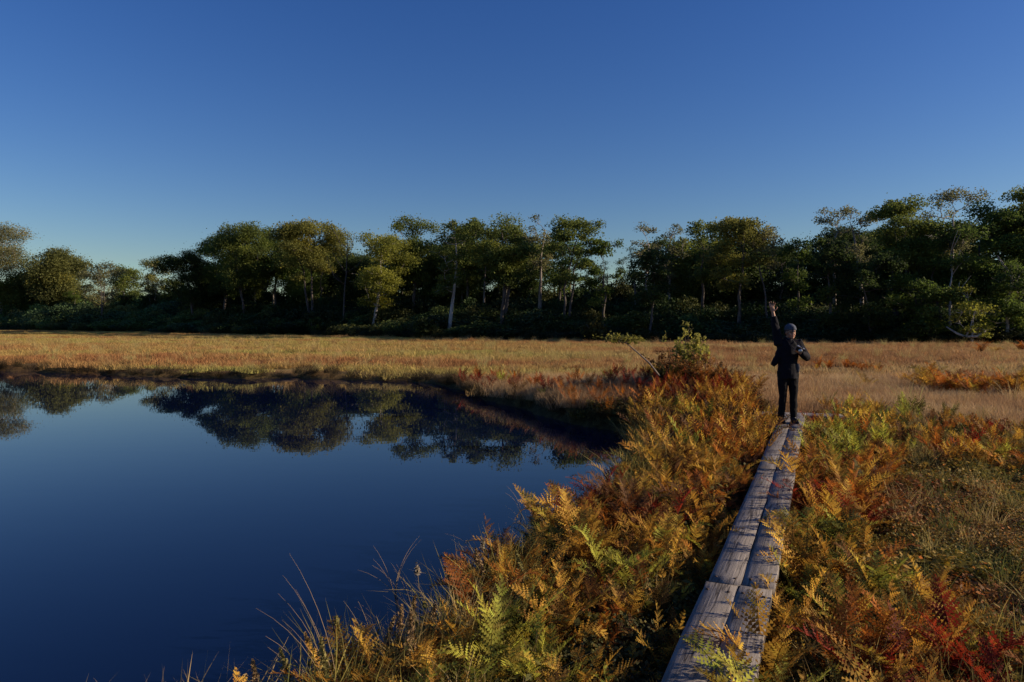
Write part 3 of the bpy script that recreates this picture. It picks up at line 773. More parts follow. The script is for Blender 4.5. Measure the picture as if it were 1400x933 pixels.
# ------------------------------------------------------------------ trees
def tree_meshes(seed, H, W, cb, dens=1.0, lean=0.0, stems=1, flat=0.5, leaf=0.30, umb=0.6, trunk_r=None):
    """trunk and crown for a tree H high with a crown W wide starting at fraction cb of the height.
    stems: trunks from one base; umb: how much the crown spreads at the top; dens: leaf density"""
    r = np.random.default_rng(seed); tb = Buf()
    R0 = trunk_r or 0.018 * H
    nC = max(14, int(30 * (W / 8) ** 0.7 * (H * (1 - cb) / 8) ** 0.7))
    C = []; 
    tries = 0
    while len(C) < nC and tries < 900:
        tries += 1
        u = r.random() ** 0.85                    # height in the crown, biased to the top
        prof = (0.42 + umb * u) * math.sqrt(max(0.0, 1 - max(0, (u - 0.55) / 0.47) ** 2.2))
        rad = W / 2 * prof * math.sqrt(r.random()); a = r.uniform(0, 2 * PI)
        z = H * (cb + (1 - cb) * (0.05 + 0.9 * u)) - 0.25
        p = np.array([rad * math.cos(a) + lean * (z / H) ** 1.2, rad * math.sin(a), z])
        if all(np.hypot(*(p[:2] - q[:2])) + 1.3 * abs(p[2] - q[2]) > W * 0.11 for q in C): C.append(p)
    C = np.array(C)
    tips = []
    for s in range(stems):
        a0 = r.uniform(0, 2 * PI); sp = 0.0 if stems == 1 else 0.35
        top = H * (cb + (1 - cb) * r.uniform(0.45, 0.7)); n = 9
        t = np.linspace(0, 1, n); wob = np.cumsum(r.normal(0, 0.22, (n, 2)), 0) * (H / 14)
        path = np.stack([sp * math.cos(a0) * (0.4 + t * W * 0.28 * (stems > 1)) + lean * t ** 1.2 * top / H + wob[:, 0] * t,
                         sp * math.sin(a0) * (0.4 + t * W * 0.28 * (stems > 1)) + wob[:, 1] * t, top * t - 0.4 * (t == 0)], -1)
        tb.tube(path, R0 * (1 - 0.72 * t) / (1 + 0.35 * (stems - 1)) * np.where(t == 0, 1.35, 1), 7, cap=False)
        tips.append((path, R0 / (1 + 0.35 * (stems - 1))))
    nodes = []                                   # limbs that reach each clump from the nearest stem
    order = np.argsort(np.hypot(C[:, 0], C[:, 1]))
    limb_pts = [(p, i / 8, rr) for (path, rr) in tips for i, p in enumerate(path) if p[2] > H * max(0.16, cb - 0.22)]
    for ci in order:
        c = C[ci]; best = None; bd = 1e9
        for (p, t, rr) in limb_pts:
            d = np.linalg.norm(c - p) + 2.0 * max(0, p[2] - c[2] + 0.25 * np.hypot(*(c[:2] - p[:2])))
            if d < bd: bd = d; best = (p, t, rr)
        p, t, rr = best; n = 6; q = np.linspace(0, 1, n)
        L = np.linalg.norm(c - p)
        mid = (p + c) / 2 + np.array([0, 0, -0.05 * L]) + r.normal(0, 0.10 * L, 3) * [1, 1, 0.5] + (c - p) * [0.12, 0.12, 0]
        path = ((1 - q) ** 2)[:, None] * p + (2 * q * (1 - q))[:, None] * mid + (q ** 2)[:, None] * c
        path[1:-1] += r.normal(0, 0.03 * L, (n - 2, 3))
        r0 = max(0.025, rr * (1 - 0.72 * min(t, 1)) * 0.5)
        tb.tube(path, np.linspace(r0, 0.02, n), 5, cap=False)
        for i in (2, 3, 4): limb_pts.append((path[i], 0.75 + 0.05 * i, rr))
        for k in range(3):                        # twigs inside the clump
            e = c + r.normal(0, 0.09 * W, 3) * [1, 1, 0.4]
            tb.tube([path[3], (path[3] + e) / 2 + r.normal(0, 0.1, 3), e], [0.028, 0.02, 0.01], 3, cap=False)
    cs = []; vs_ = []; 
    for c in C:
        rr = W * 0.15 * r.uniform(0.75, 1.35); n = int(150 * dens * (rr / 1.1) ** 2 * r.uniform(0.7, 1.2) * (0.27 / leaf) ** 1.6 * 2.1) + 20
        d = r.normal(0, 1, (n, 3)); d /= np.linalg.norm(d, axis=1)[:, None]; k = r.random(n) ** 0.45
        lump = 1 + 0.35 * np.sin(d[:, 0] * 5 + seed + c[0]) * np.cos(d[:, 1] * 5 + c[1])
        q = d * (k * lump)[:, None] * [rr * r.uniform(0.75, 1.3), rr * r.uniform(0.75, 1.3), rr * (flat + 0.17) * r.uniform(0.8, 1.2)]; q[:, 2] += 0.12 * rr * (1 - (np.hypot(q[:, 0], q[:, 1]) / rr) ** 2)
        cs.append(c + q); vs_.append(np.clip(r.normal(0.45, 0.14, n) + r.normal(0, 0.19) + 0.14 * q[:, 2] / rr, 0, 1))  # clump tone spread and lighter tops paint lit and dark foliage
        # outlying sprays
        m = n // 6; e = c + r.normal(0, rr * 0.66, (m, 3)) * [1, 1, flat]; cs.append(e); vs_.append(r.uniform(0.2, 0.7, m))
    c = np.concatenate(cs); v = np.concatenate(vs_)
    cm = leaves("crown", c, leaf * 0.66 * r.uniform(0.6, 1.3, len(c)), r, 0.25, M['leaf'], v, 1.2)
    tm = tb.mesh("trunk", M['bark'], True)
    return tm, cm
GREEN = (0.105, 0.155, 0.034); OLIVE = (0.15, 0.185, 0.042); GOLDG = (0.21, 0.21, 0.05); DARKG = (0.06, 0.09, 0.026); GREYG = (0.20, 0.20, 0.09); BROWNG = (0.17, 0.18, 0.055); YELLG = (0.25, 0.26, 0.045)
PALE = (0.42, 0.39, 0.36); DBARK = (0.10, 0.085, 0.075); MBARK = (0.24, 0.21, 0.185)
ntris = 0
TREES = []
def tree(px, top, wpx, back, cb, leafcol, bark, label, base=None, group=None, src=None, name="broadleaf_tree", **kw):
    """px, top, wpx: crown centre column, top row and width in photo pixels; back: metres behind the meadow edge"""
    Y = float(edge_y(px)) + back; X = atY(px, Y); z = float(ground_z(X, Y))
    H = ZC + (HOR - top) * Y / F - z; W = (1.0 if px < 240 else 1.22) * wpx * Y / F
    t = bpy.data.objects.new(name, None); COL.objects.link(t); t.location = (X, Y, z - 0.1)
    tag(t, label, "tree", group)
    tm, cm = tree_meshes(int(px * 7 + top) + 5000, H, W, cb, **kw)
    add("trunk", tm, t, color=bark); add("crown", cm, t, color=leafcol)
    TREES.append((t, H, W)); return t
B = "behind the far meadow"
tree(4, 308, 88, 12, 0.45, GREYG, PALE, "tall sparse pale-barked tree cut by the left edge of the picture", dens=0.30, stems=3, flat=0.45, leaf=0.30)
tree(82, 344, 92, 22, 0.25, BROWNG, DBARK, "broad rounded olive brown tree second from the left end of the wood", dens=1.0, leaf=0.36, flat=0.6)
tree(30, 372, 70, 16, 0.2, OLIVE, DBARK, "lower round olive tree beside the pale tree at the far left", dens=1.0, leaf=0.36, flat=0.6)
tree(140, 358, 58, 8, 0.35, GREYG, DBARK, "small dark-stemmed tree standing forward at the left with a wispy top", dens=0.5, leaf=0.3)
tree(172, 364, 50, 26, 0.25, OLIVE, MBARK, "low olive tree left of the small round pale-trunked tree", dens=0.9, leaf=0.34)
tree(208, 354, 46, 20, 0.38, BROWNG, PALE, "small round brownish tree with several white trunks before the gap in the wood", dens=0.75, stems=3, leaf=0.30, flat=0.6, umb=0.75)
tree(238, 378, 36, 30, 0.25, OLIVE, MBARK, "low dim tree filling the dip in the tree line", dens=0.9, leaf=0.34)
tree(266, 345, 68, 10, 0.35, DARKG, DBARK, "dark green layered tree sloping down at the left end of the main wood", dens=0.8, lean=-2.0, leaf=0.26, flat=0.4)
tree(306, 322, 62, 14, 0.35, GREEN, DBARK, "green tree stepping up beside the dark sloping tree on the left", dens=0.9, leaf=0.26, flat=0.4)
tree(338, 307, 84, 10, 0.42, OLIVE, DBARK, "large domed olive tree, leftmost of the tall ones", dens=1.15, stems=2, leaf=0.25, flat=0.45)
tree(378, 309, 60, 16, 0.45, GREEN, DBARK, "green tree between the two big domes on the left", dens=1.0, leaf=0.26)
tree(426, 304, 84, 8, 0.48, GOLDG, DBARK, "umbrella shaped olive gold tree with a forked dark trunk left of centre", dens=1.1, stems=2, leaf=0.25, flat=0.4, umb=0.75)
tree(508, 311, 80, 4, 0.28, YELLG, PALE, "sunlit yellow green tree with a leaning pale trunk", dens=0.85, lean=1.5, leaf=0.24, flat=0.38)
tree(566, 294, 70, 14, 0.42, OLIVE, DBARK, "tall olive tree with a round top right of the yellow green one", dens=1.0, leaf=0.26)
tree(541, 340, 50, 20, 0.3, GREEN, DBARK, "shorter dark tree tucked between the yellow green and the tall olive tree", dens=0.9, leaf=0.28)
tree(614, 293, 56, 3, 0.35, OLIVE, PALE, "slender birch with a straight white trunk left of the tallest dome", name="birch_tree", dens=0.7, leaf=0.24, flat=0.4)
tree(640, 300, 50, 18, 0.42, GREEN, DBARK, "green tree filling behind the white birch", dens=0.9, leaf=0.27)
tree(686, 284, 92, 5, 0.42, OLIVE, DBARK, "tallest central tree, wide dome on a dark spreading fork", dens=1.1, stems=3, leaf=0.24, flat=0.4, umb=0.72, trunk_r=0.42)
tree(736, 287, 50, 12, 0.5, GREYG, MBARK, "thin-crowned greyish tree just right of the tallest dome", dens=0.5, leaf=0.24)
tree(772, 291, 68, 6, 0.45, OLIVE, DBARK, "olive tree leaning right with an open forked trunk", dens=0.95, lean=1.6, stems=2, leaf=0.24, flat=0.38)
tree(824, 318, 56, 8, 0.30, GREEN, DBARK, "lower dark tree with a golden cap in the dip right of centre", dens=1.0, leaf=0.24, flat=0.38)
tree(884, 297, 42, 12, 0.5, GREYG, PALE, "sparse see-through tree, left one of the pair over the dark front tree", dens=0.36, leaf=0.22)
tree(918, 300, 46, 14, 0.45, GREYG, MBARK, "sparse grey green tree, right one of the pair over the dark front tree", dens=0.45, leaf=0.22)
tree(888, 338, 76, 2, 0.32, DARKG, DBARK, "dark low-branching tree standing forward with a black trunk", dens=0.9, leaf=0.23, flat=0.38)
tree(962, 298, 64, 8, 0.40, OLIVE, DBARK, "tall green tree with a small tuft above its flat top", dens=0.95, leaf=0.24, flat=0.4)
tree(1010, 292, 86, 5, 0.42, GOLDG, DBARK, "wide golden green dome left of the raised arm", dens=1.15, stems=2, leaf=0.23, flat=0.38)
tree(1050, 296, 44, 4, 0.45, GREYG, DBARK, "thin tree with a pale straight trunk straight above the raised hand", name="birch_tree", dens=0.6, leaf=0.22, trunk_r=0.13)
tree(1090, 320, 50, 7, 0.3, GREEN, DBARK, "dark green tree falling away to the notch above the person", dens=1.0, leaf=0.24)
tree(1134, 318, 64, 2, 0.18, DARKG, DBARK, "dense nearly black rounded tree right of the person's head", dens=1.5, leaf=0.23, flat=0.5)
tree(1142, 275, 50, 12, 0.5, GREYG, MBARK, "airy tall tree rising behind the nearly black rounded one", dens=0.42, leaf=0.22)
tree(1178, 271, 46, 10, 0.5, GREYG, MBARK, "airy grey tree next to the wide flat crown", dens=0.5, leaf=0.22)
tree(1226, 271, 90, 5, 0.50, OLIVE, DBARK, "wide flat umbrella crown on dark forked limbs at right", dens=1.15, stems=3, leaf=0.22, flat=0.34, umb=0.8)
tree(1298, 254, 78, 12, 0.55, GREYG, PALE, "tallest sparse tree standing clear of the crowns on the right", dens=0.38, leaf=0.22, flat=0.35, umb=0.8)
tree(1290, 300, 100, 4, 0.3, GREEN, DBARK, "broad dark crown beneath the tallest sparse tree", dens=1.2, leaf=0.22, flat=0.35)
tree(1352, 276, 92, 5, 0.32, GREEN, DBARK, "large layered green tree beside the right edge", dens=1.2, stems=2, leaf=0.22, flat=0.35)
tree(1404, 248, 96, 6, 0.32, OLIVE, DBARK, "tallest tree at the right, its crown cut by the picture edge", dens=1.25, leaf=0.22, flat=0.38)
tree(1190, 345, 70, 1, 0.2, DARKG, DBARK, "low dark spreading tree in front of the airy pair at right", dens=1.3, leaf=0.22, flat=0.4)
tree(1252, 372, 86, 1, 0.12, GREEN, DBARK, "low bushy green tree at the meadow edge under the flat crown", dens=1.3, leaf=0.22, flat=0.4)
tree(1378, 352, 84, 1, 0.2, GREEN, MBARK, "low leafy tree at the meadow edge near the right side", dens=1.2, leaf=0.22, flat=0.4)
tree(1470, 262, 110, 5, 0.25, OLIVE, DBARK, "large tree just outside the right edge of the picture", dens=1.1, leaf=0.25, flat=0.38)
tree(1328, 384, 66, -1.0, 0.05, YELLG, PALE, "small sunlit yellow green tree drooping over the meadow edge at right", dens=0.75, leaf=0.2, flat=0.4, trunk_r=0.12)
tree(-90, 345, 70, 14, 0.3, OLIVE, DBARK, "tree just outside the left edge of the picture", dens=0.9, leaf=0.36)
# second row: copies of the built trees, darker gaps filled from behind
prot = [t for t in TREES if t[1] > 9]
FRONT_REF = [(-40, "the pale tree at the left edge"), (60, "the broad olive brown tree at left"), (130, "the small dark-stemmed tree at left"), (205, "the small round white-trunked tree"), (270, "the dark sloping tree"),
             (338, "the leftmost tall dome"), (426, "the umbrella shaped olive gold tree"), (508, "the yellow green leaning tree"), (566, "the tall tree left of the birch"), (614, "the slender white birch"), (686, "the tallest central dome"),
             (765, "the open forked tree leaning right"), (824, "the lower gold-capped tree"), (895, "the dark forward tree"), (962, "the flat-topped green tree"), (1010, "the wide golden green dome"), (1065, "the raised hand"),
             (1134, "the nearly black rounded tree"), (1180, "the airy grey pair"), (1226, "the wide flat umbrella crown"), (1298, "the tallest sparse tree at right"), (1352, "the large layered tree at right"), (1404, "the tree cut by the right edge"), (1470, "the tree beyond the right edge")]
ridge = np.array([(-60, 385), (60, 385), (130, 390), (230, 396), (270, 380), (330, 335), (420, 335), (470, 350), (520, 345), (600, 322), (700, 315), (780, 322), (830, 345), (900, 330), (1000, 325), (1060, 335), (1100, 350), (1160, 320), (1250, 305), (1330, 300), (1450, 285)])
px_ = -60; k = 0
while px_ < 1470:
    for row in range(2):
        src, h0, w0 = random.choice(prot)
        pq = px_ + random.uniform(-14, 14); Yq = float(edge_y(pq)) + (20 if row == 0 else 30) + random.uniform(-3, 3)
        Xq = atY(pq, Yq); zq = float(ground_z(Xq, Yq)); top = np.interp(pq, ridge[:, 0], ridge[:, 1]) + random.uniform(-8, 20)
        Hq = ZC + (HOR - top) * Yq / F - zq; s_ = Hq / h0
        nr = src.copy(); COL.objects.link(nr); nr.location = (Xq, Yq, zq - 0.1); nr.rotation_euler = (0, 0, random.uniform(0, 6.28)); nr.scale = (s_ * 1.1, s_ * 1.1, s_)
        ref = min(FRONT_REF, key=lambda q: abs(q[0] - pq))[1]; hgt = "nearer" if row == 0 else "farther"
        nr["label"] = f"{hgt} dim background tree behind {ref}"; nr["group"] = f"background trees behind {ref}"; nr.name = "background_tree"
        bc = random.choice([GREEN, OLIVE, DARKG, DARKG])
        for ch in list(src.children):
            c = ch.copy(); COL.objects.link(c); c.parent = nr
            c.color = (*(bc if 'crown' in ch.name else random.choice([DBARK, MBARK])), 1)
    px_ += random.uniform(26, 40); k += 1

# dead wood
def dead_tree(px, top, back, label, seed, name="dead_tree", col=PALE, spread=0.8, hscale=1.0, zb=None):
    Y = float(edge_y(px)) + back; X = atY(px, Y); z = float(ground_z(X, Y)) if zb is None else zb
    H = ZC + (HOR - top) * Y / F - z; r = np.random.default_rng(seed); b = Buf()
    n = 9; t = np.linspace(0, 1, n); wob = np.cumsum(r.normal(0, 0.12, (n, 2)), 0)
    P = np.stack([wob[:, 0] * t, wob[:, 1] * t, H * t - 0.3 * (t == 0)], -1); b.tube(P, 0.14 * (1 - 0.85 * t) + 0.01, 6)
    for k in range(9):
        i = r.integers(4, n); a = r.uniform(0, 6.28); L = H * r.uniform(0.12, 0.3)
        d = np.array([math.cos(a) * spread, math.sin(a) * spread, 0.9]); e = P[i] + d * L
        m = (P[i] + e) / 2 + r.normal(0, 0.08 * L, 3) - [0, 0, 0.08 * L]
        b.tube([P[i], m, e], [0.05, 0.03, 0.012], 4)
    tr = add(name, b.mesh(name, M['bark'], True), loc=(X, Y, z), color=col)
    return tag(tr, label, "dead tree")
dead_tree(470, 322, 5, "bare dead stem standing in the gap left of the yellow green tree", 31, col=DBARK)
dead_tree(1299, 346, 2, "pale forked snag among the dark foliage under the tallest sparse tree", 33)
dead_tree(1377, 374, 0.8, "pale forked dead stem low among dark leaves near the right edge", 35)
dead_tree(140, 385, 2, "dark thin stem standing forward at the left edge of the wood", 37, col=DBARK)
b = Buf(); Yd = float(edge_y(1318)) - 1.2
q = [(atY(x_, Yd), Yd + dy, ZC - (y_ - HOR) * Yd / F) for x_, y_, dy in ((1300, 447, .6), (1310, 456, .2), (1320, 461, 0), (1334, 460, -.2), (1345, 455, 0), (1354, 448, .4))]
b.tube(q, [0.05, 0.09, 0.11, 0.10, 0.07, 0.03], 6)
b.tube([q[2], (q[2][0] + .4, q[2][1], q[2][2] + .7), (q[2][0] + .5, q[2][1], q[2][2] + 1.4)], [0.07, 0.05, 0.02], 5)
tag(add("fallen_branch", b.mesh("fallen_branch", M['bark'], True), color=PALE), "crooked pale fallen branch at the meadow edge under the small sunlit tree", "branch")

# ------------------------------------------------------------------ scrub under the wood
def bush_mesh(seed, mat, n=1500, leaf=0.22, w=1.0, lobes=7):
    r = np.random.default_rng(seed); cs = []; vs_ = []
    for k in range(lobes):
        a = r.uniform(0, 6.28); d = r.uniform(0, 0.55); c = np.array([d * math.cos(a), d * math.sin(a), r.uniform(0.35, 0.72) * (1 - 0.4 * d)])
        m = n // lobes; u = r.normal(0, 1, (m, 3)); u /= np.linalg.norm(u, axis=1)[:, None]
        cs.append(c + u * (r.random(m) ** 0.4)[:, None] * [0.42, 0.42, 0.28] * r.uniform(0.7, 1.2)); vs_.append(np.clip(r.normal(0.5, 0.2, m) + r.normal(0, 0.1), 0, 1))
    c = np.concatenate(cs); c[:, 2] = np.maximum(c[:, 2], 0.02); v = np.concatenate(vs_)
    return leaves("bush_leaves", c, leaf * r.uniform(0.6, 1.3, len(c)), r, 0.4, mat, v, 1.3)
BUSH = [bush_mesh(700 + i, M['scrub'], 3000, 0.052) for i in range(5)]
P_ = []; S_ = []; T_ = []
for row, (bk, hh) in enumerate(((0.5, 1.5), (2.5, 2.4), (5, 3.2), (8, 3.8), (12, 4.2), (17, 4.2), (23, 4.5), (30, 5))):
    pq = -180
    while pq < 1600:
        Yq = float(edge_y(pq)) + bk + random.uniform(-1, 1); s_ = Yq / 60
        wq = random.uniform(2.6, 4.2) * (0.8 if row == 0 else 1) * s_ ** 0.5; Xq = atY(pq, Yq)
        hq = hh * random.uniform(0.7, 1.15) * (0.75 + 0.25 * s_)
        if pq < 290: hq *= 0.95
        P_.append((Xq, Yq, float(ground_z(Xq, Yq)) - 0.15)); S_.append((wq, wq, hq)); g_ = random.uniform(0.7, 1.2)
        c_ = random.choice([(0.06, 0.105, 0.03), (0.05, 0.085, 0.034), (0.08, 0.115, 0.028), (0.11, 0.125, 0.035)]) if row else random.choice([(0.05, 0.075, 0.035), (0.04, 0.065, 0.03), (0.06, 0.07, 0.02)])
        c_ = tuple((1.35 if pq < 300 else 0.62 if row > 2 else 0.75) * q for q in c_)  # tint paints the left band as lit and darkens the rest
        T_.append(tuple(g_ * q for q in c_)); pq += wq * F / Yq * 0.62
n = len(P_)
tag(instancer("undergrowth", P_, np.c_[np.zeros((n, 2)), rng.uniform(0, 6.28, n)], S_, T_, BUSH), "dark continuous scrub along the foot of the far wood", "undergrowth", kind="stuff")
BUSHO = [bush_mesh(720 + i, M['leaf'], 1300, 0.10) for i in range(3)]
def bush(px, py, wpx, hpx, dy, col, label, name="bush"):
    Y = float(edge_y(px)) + dy; X = atY(px, Y); z = float(ground_z(X, Y))
    W = wpx * Y / F / 1.7; H = max(0.5, ZC + (HOR - py) * Y / F - z)
    r_ = bpy.data.objects.new(name, None); COL.objects.link(r_); r_.location = (X, Y, z - 0.05); tag(r_, label, "bush")
    add("foliage", random.choice(BUSHO), r_, scale=(W, W, H), rot=(0, 0, random.uniform(0, 6)), color=col)
    b = Buf()
    for k in range(5):
        a = random.uniform(0, 6.28); b.tube([(0, 0, -0.1), (0.2 * W * math.cos(a), 0.2 * W * math.sin(a), H * 0.3), (0.45 * W * math.cos(a), 0.45 * W * math.sin(a), H * 0.65)], [0.05, 0.035, 0.015], 4)
    add("stems", b.mesh("stems", M['bark']), r_, color=DBARK)
bush(338, 440, 70, 20, -1.5, (0.16, 0.15, 0.035), "low sunlit yellow bush at the meadow edge under the leftmost tall dome")
bush(300, 442, 46, 16, -1.0, (0.11, 0.11, 0.03), "smaller olive bush just left of the low yellow bush")
bush(815, 430, 52, 34, -0.8, (0.10, 0.085, 0.025), "rounded brownish bush at the meadow edge right of centre")
bush(585, 428, 60, 34, 0.5, (0.055, 0.07, 0.02), "dark rounded bush right of the leaning pale trunk")
bush(880, 445, 40, 20, -0.5, (0.06, 0.075, 0.025), "low green bush behind the willow shrub")
bush(430, 432, 40, 26, -0.4, (0.06, 0.085, 0.02), "green bush at the foot of the umbrella shaped tree")
bush(1255, 436, 60, 30, -0.6, (0.05, 0.075, 0.018), "dark green bush at the meadow edge below the wide flat crown")

# willow shrub on the rise, with its leaning bare branch
def open_shrub(name, x, y, H, W, nst, label, leafcol, seed, tipleaf=60, ls=0.04, mat='leaf', only_top=0.35):
    r = np.random.default_rng(seed); z = float(ground_z(x, y)); t_ = bpy.data.objects.new(name, None); COL.objects.link(t_); t_.location = (x, y, z - 0.03)
    tag(t_, label, "shrub"); b = Buf(); cs = []
    for k in range(nst):
        a = r.uniform(0, 6.28); l = r.uniform(0.1, 1) * W / 2; h = H * r.uniform(0.6, 1.0) * (1 - 0.25 * l / (W / 2)); n = 6; t = np.linspace(0, 1, n)
        P = np.stack([l * math.cos(a) * t ** 1.3, l * math.sin(a) * t ** 1.3, h * t], -1); P[1:] += np.cumsum(r.normal(0, 0.018 * H, (n - 1, 3)), 0) * [1, 1, .3]
        b.tube(P, np.linspace(0.010, 0.003, n), 4)
        for j in range(tipleaf // 12):
            i = r.integers(2, n); e = P[i] + r.normal(0, 0.10, 3) + [0, 0, 0.08]; b.tube([P[i], e], [0.004, 0.002], 3)
            cs.append(P[i] + (e - P[i]) * r.random((12, 1)) + r.normal(0, 0.03, (12, 3)))
    c = np.concatenate(cs); v = np.clip(r.normal(0.5, 0.18, len(c)), 0, 1)
    add("stems", b.mesh("stems", M['bark']), t_, color=(0.10, 0.07, 0.05))
    add("foliage", leaves("foliage", c, ls * r.uniform(0.6, 1.3, len(c)), r, 0.3, M['leaf'], v, 1.7), t_, color=leafcol)
    return t_
open_shrub("willow_shrub", atY(938, 16.0), 16.0, 1.45, 1.1, 22, "tall pale green willow shrub rising from the ferns left of the person", (0.34, 0.32, 0.07), 41, 84, 0.05)
open_shrub("willow_shrub", atY(958, 15.2), 15.2, 0.85, 1.3, 18, "lower orange brown leafy shrub at the foot of the pale willow shrub", (0.26, 0.13, 0.035), 42, 60, 0.045)
open_shrub("willow_shrub", atY(912, 15.6), 15.6, 0.75, 1.2, 18, "reddish twiggy shrub left of the pale willow shrub", (0.22, 0.10, 0.035), 43, 60, 0.04)
lb = Buf(); Yl = 14.8; zl = lambda py: ZC - (py - HOR) * Yl / F
Pb = [(atY(902, Yl), Yl, zl(515)), (atY(888, Yl), Yl, zl(497)), (atY(872, Yl), Yl + .1, zl(482)), (atY(858, Yl), Yl + .1, zl(470)), (atY(846, Yl), Yl, zl(463))]
lt = bpy.data.objects.new("leaning_branch", None); COL.objects.link(lt); tag(lt, "thin bare stem leaning left with a pale green leafy tip over the ferns", "branch")
lb.tube(Pb, [0.022, 0.02, 0.016, 0.012, 0.006], 5); rr_ = np.random.default_rng(5)
cs = []
for k in range(16):
    s0 = np.array(Pb[-1]) + rr_.normal(0, 1, 3) * [0.20, 0.15, 0.05]; lb.tube([np.array(Pb[-2]) + rr_.normal(0, .03, 3), s0], [0.006, 0.002], 3); cs.append(s0 + rr_.normal(0, 1, (16, 3)) * [0.11, 0.1, 0.035])
cs = np.concatenate(cs)
add("stem", lb.mesh("stem", M['bark']), lt, color=(0.16, 0.13, 0.11))
add("foliage", leaves("foliage", cs, 0.055 * rr_.uniform(0.6, 1.3, len(cs)), rr_, 0.5, M['leaf'], rr_.uniform(0.3, 0.8, len(cs)), 1.6), lt, color=(0.20, 0.19, 0.04))

# ------------------------------------------------------------------ single stalks at the pond edge
def curl_blade(b, P0, h, a, lean, wd, n=9, v=0.5):
    t = np.linspace(0, 1, n); out = lean * t ** 1.8 * h; up = h * (t - 0.32 * lean * t ** 3)
    c = np.asarray(P0) + np.stack([math.cos(a) * out, math.sin(a) * out, up], -1); b.tube(c, wd * (1 - 0.85 * t), 3, v, cap=False)
def seed_stalk(x, y, h, label, group, col, seed, kind):
    r = np.random.default_rng(seed); z = float(ground_z(x, y)); t_ = bpy.data.objects.new(kind, None); COL.objects.link(t_); t_.location = (x, y, max(z, ZW) - 0.02)
    tag(t_, label, "plant", group); b = Buf(); n = 10; t = np.linspace(0, 1, n); lx, ly = r.normal(0, 0.07, 2)
    P = np.stack([lx * t ** 2 * h * 2, ly * t ** 2 * h * 2, h * t], -1); b.tube(P, np.linspace(0.0035, 0.0015, n), 4, 0.4)
    add("stem", b.mesh("stem", M['stalk']), t_, color=tuple(q * 0.8 for q in col))
    if kind == "flower_spike":
        m = 260; u = r.random(m) ** 0.8; k = 0.45 + 0.55 * u; c = np.stack([np.interp(k, t, P[:, i]) for i in range(3)], -1) + r.normal(0, 1, (m, 3)) * (0.016 * (1.15 - u))[:, None]
        add("seed_head", leaves("seed_head", c, 0.012 * r.uniform(0.6, 1.3, m), r, 0.1, M['stalk'], r.random(m)), t_, color=col)
        m = 60; u = r.random(m) * 0.6; c = np.stack([np.interp(u, t, P[:, i]) for i in range(3)], -1) + r.normal(0, 0.022, (m, 3))
        add("leaves", leaves("leaves", c, 0.022 * r.uniform(0.6, 1.3, m), r, 0.5, M['stalk'], r.random(m)), t_, color=(0.16, 0.17, 0.05))
    elif kind == "cotton_stalk":
        m = 60; c = P[-1] + r.normal(0, 1, (m, 3)) * [0.009, 0.009, 0.018]
        add("seed_head", leaves("seed_head", c, 0.015 * r.uniform(0.6, 1.3, m), r, 0.0, M['stalk'], r.random(m)), t_, color=(0.26, 0.22, 0.16))
    return t_
spk = [(466, 822, .50), (438, 845, .45), (545, 833, .42), (560, 860, .40), (663, 752, .42), (722, 770, .40), (520, 840, .38), (300 + 148, 870, .45), (320, 860, .40), (355, 850, .40), (895 // 1, 700, .3), (585, 820, .38), (615, 770, .34), (632, 760, .36), (640, 752, .32), (405, 880, .42), (560, 800, .42)]
for i, (px_i, py_i, h_) in enumerate(spk):
    z_ = 0.1 + h_ * 0.9; X_, Y_ = at(px_i, py_i, z_)
    if float(pond_sd(X_, Y_)) < -0.1: Y_ = Y_ - 0.35; X_ = atY(px_i, Y_)
    lab = "pale brown flower spike " + ("at the lower left end of the bank" if px_i < 450 else "in the cluster rising from the bank left of the ferns" if px_i < 600 else "by the water beyond the front ferns")
    seed_stalk(X_, Y_, h_ * 1.05, lab, "flower spikes " + lab[24:], random.choice([(0.30, 0.21, 0.10), (0.26, 0.17, 0.08), (0.22, 0.19, 0.06)]), 900 + i, "flower_spike")
X_, Y_ = at(664, 722, 0.5); seed_stalk(X_, Y_, 0.52, "single tall stalk with a drooping whitish tuft in front of the pond bank", None, (0.36, 0.28, 0.16), 931, "cotton_stalk")
X_, Y_ = at(580, 752, 0.45); seed_stalk(X_, Y_ - .15, 0.5, "small whitish tuft on a stalk against the water above the bank", None, (0.36, 0.28, 0.16), 932, "cotton_stalk")
blist = [(385, 815, .85, 0.35, -.25), (405, 830, .8, 0.6, 0.35), (372, 850, .7, 0.5, -0.4), (330, 905, .45, .6, .5), (232, 880, .55, .15, .1), (210, 905, .4, .5, -.5), (180, 895, .45, .7, .6), (160, 908, .35, .9, .8), (90, 908, .35, .6, .5),
         (85, 920, .3, .1, 0), (25, 902, .45, .4, -.6), (15, 910, .42, .3, .5), (5, 905, .4, .4, .6), (500, 733, .55, .5, -.6), (572, 716, .5, .4, .4), (505, 745, .5, .6, -.5), (540, 750, .5, .3, -.3), (480, 785, .5, .6, -.6), (605, 700, .45, .9, -.9), (690, 648, .4, .5, -.4), (355, 870, .6, .5, -.5), (300, 915, .4, .5, -.4), (425, 835, .6, .5, .6), (470, 795, .5, .4, -.2)]
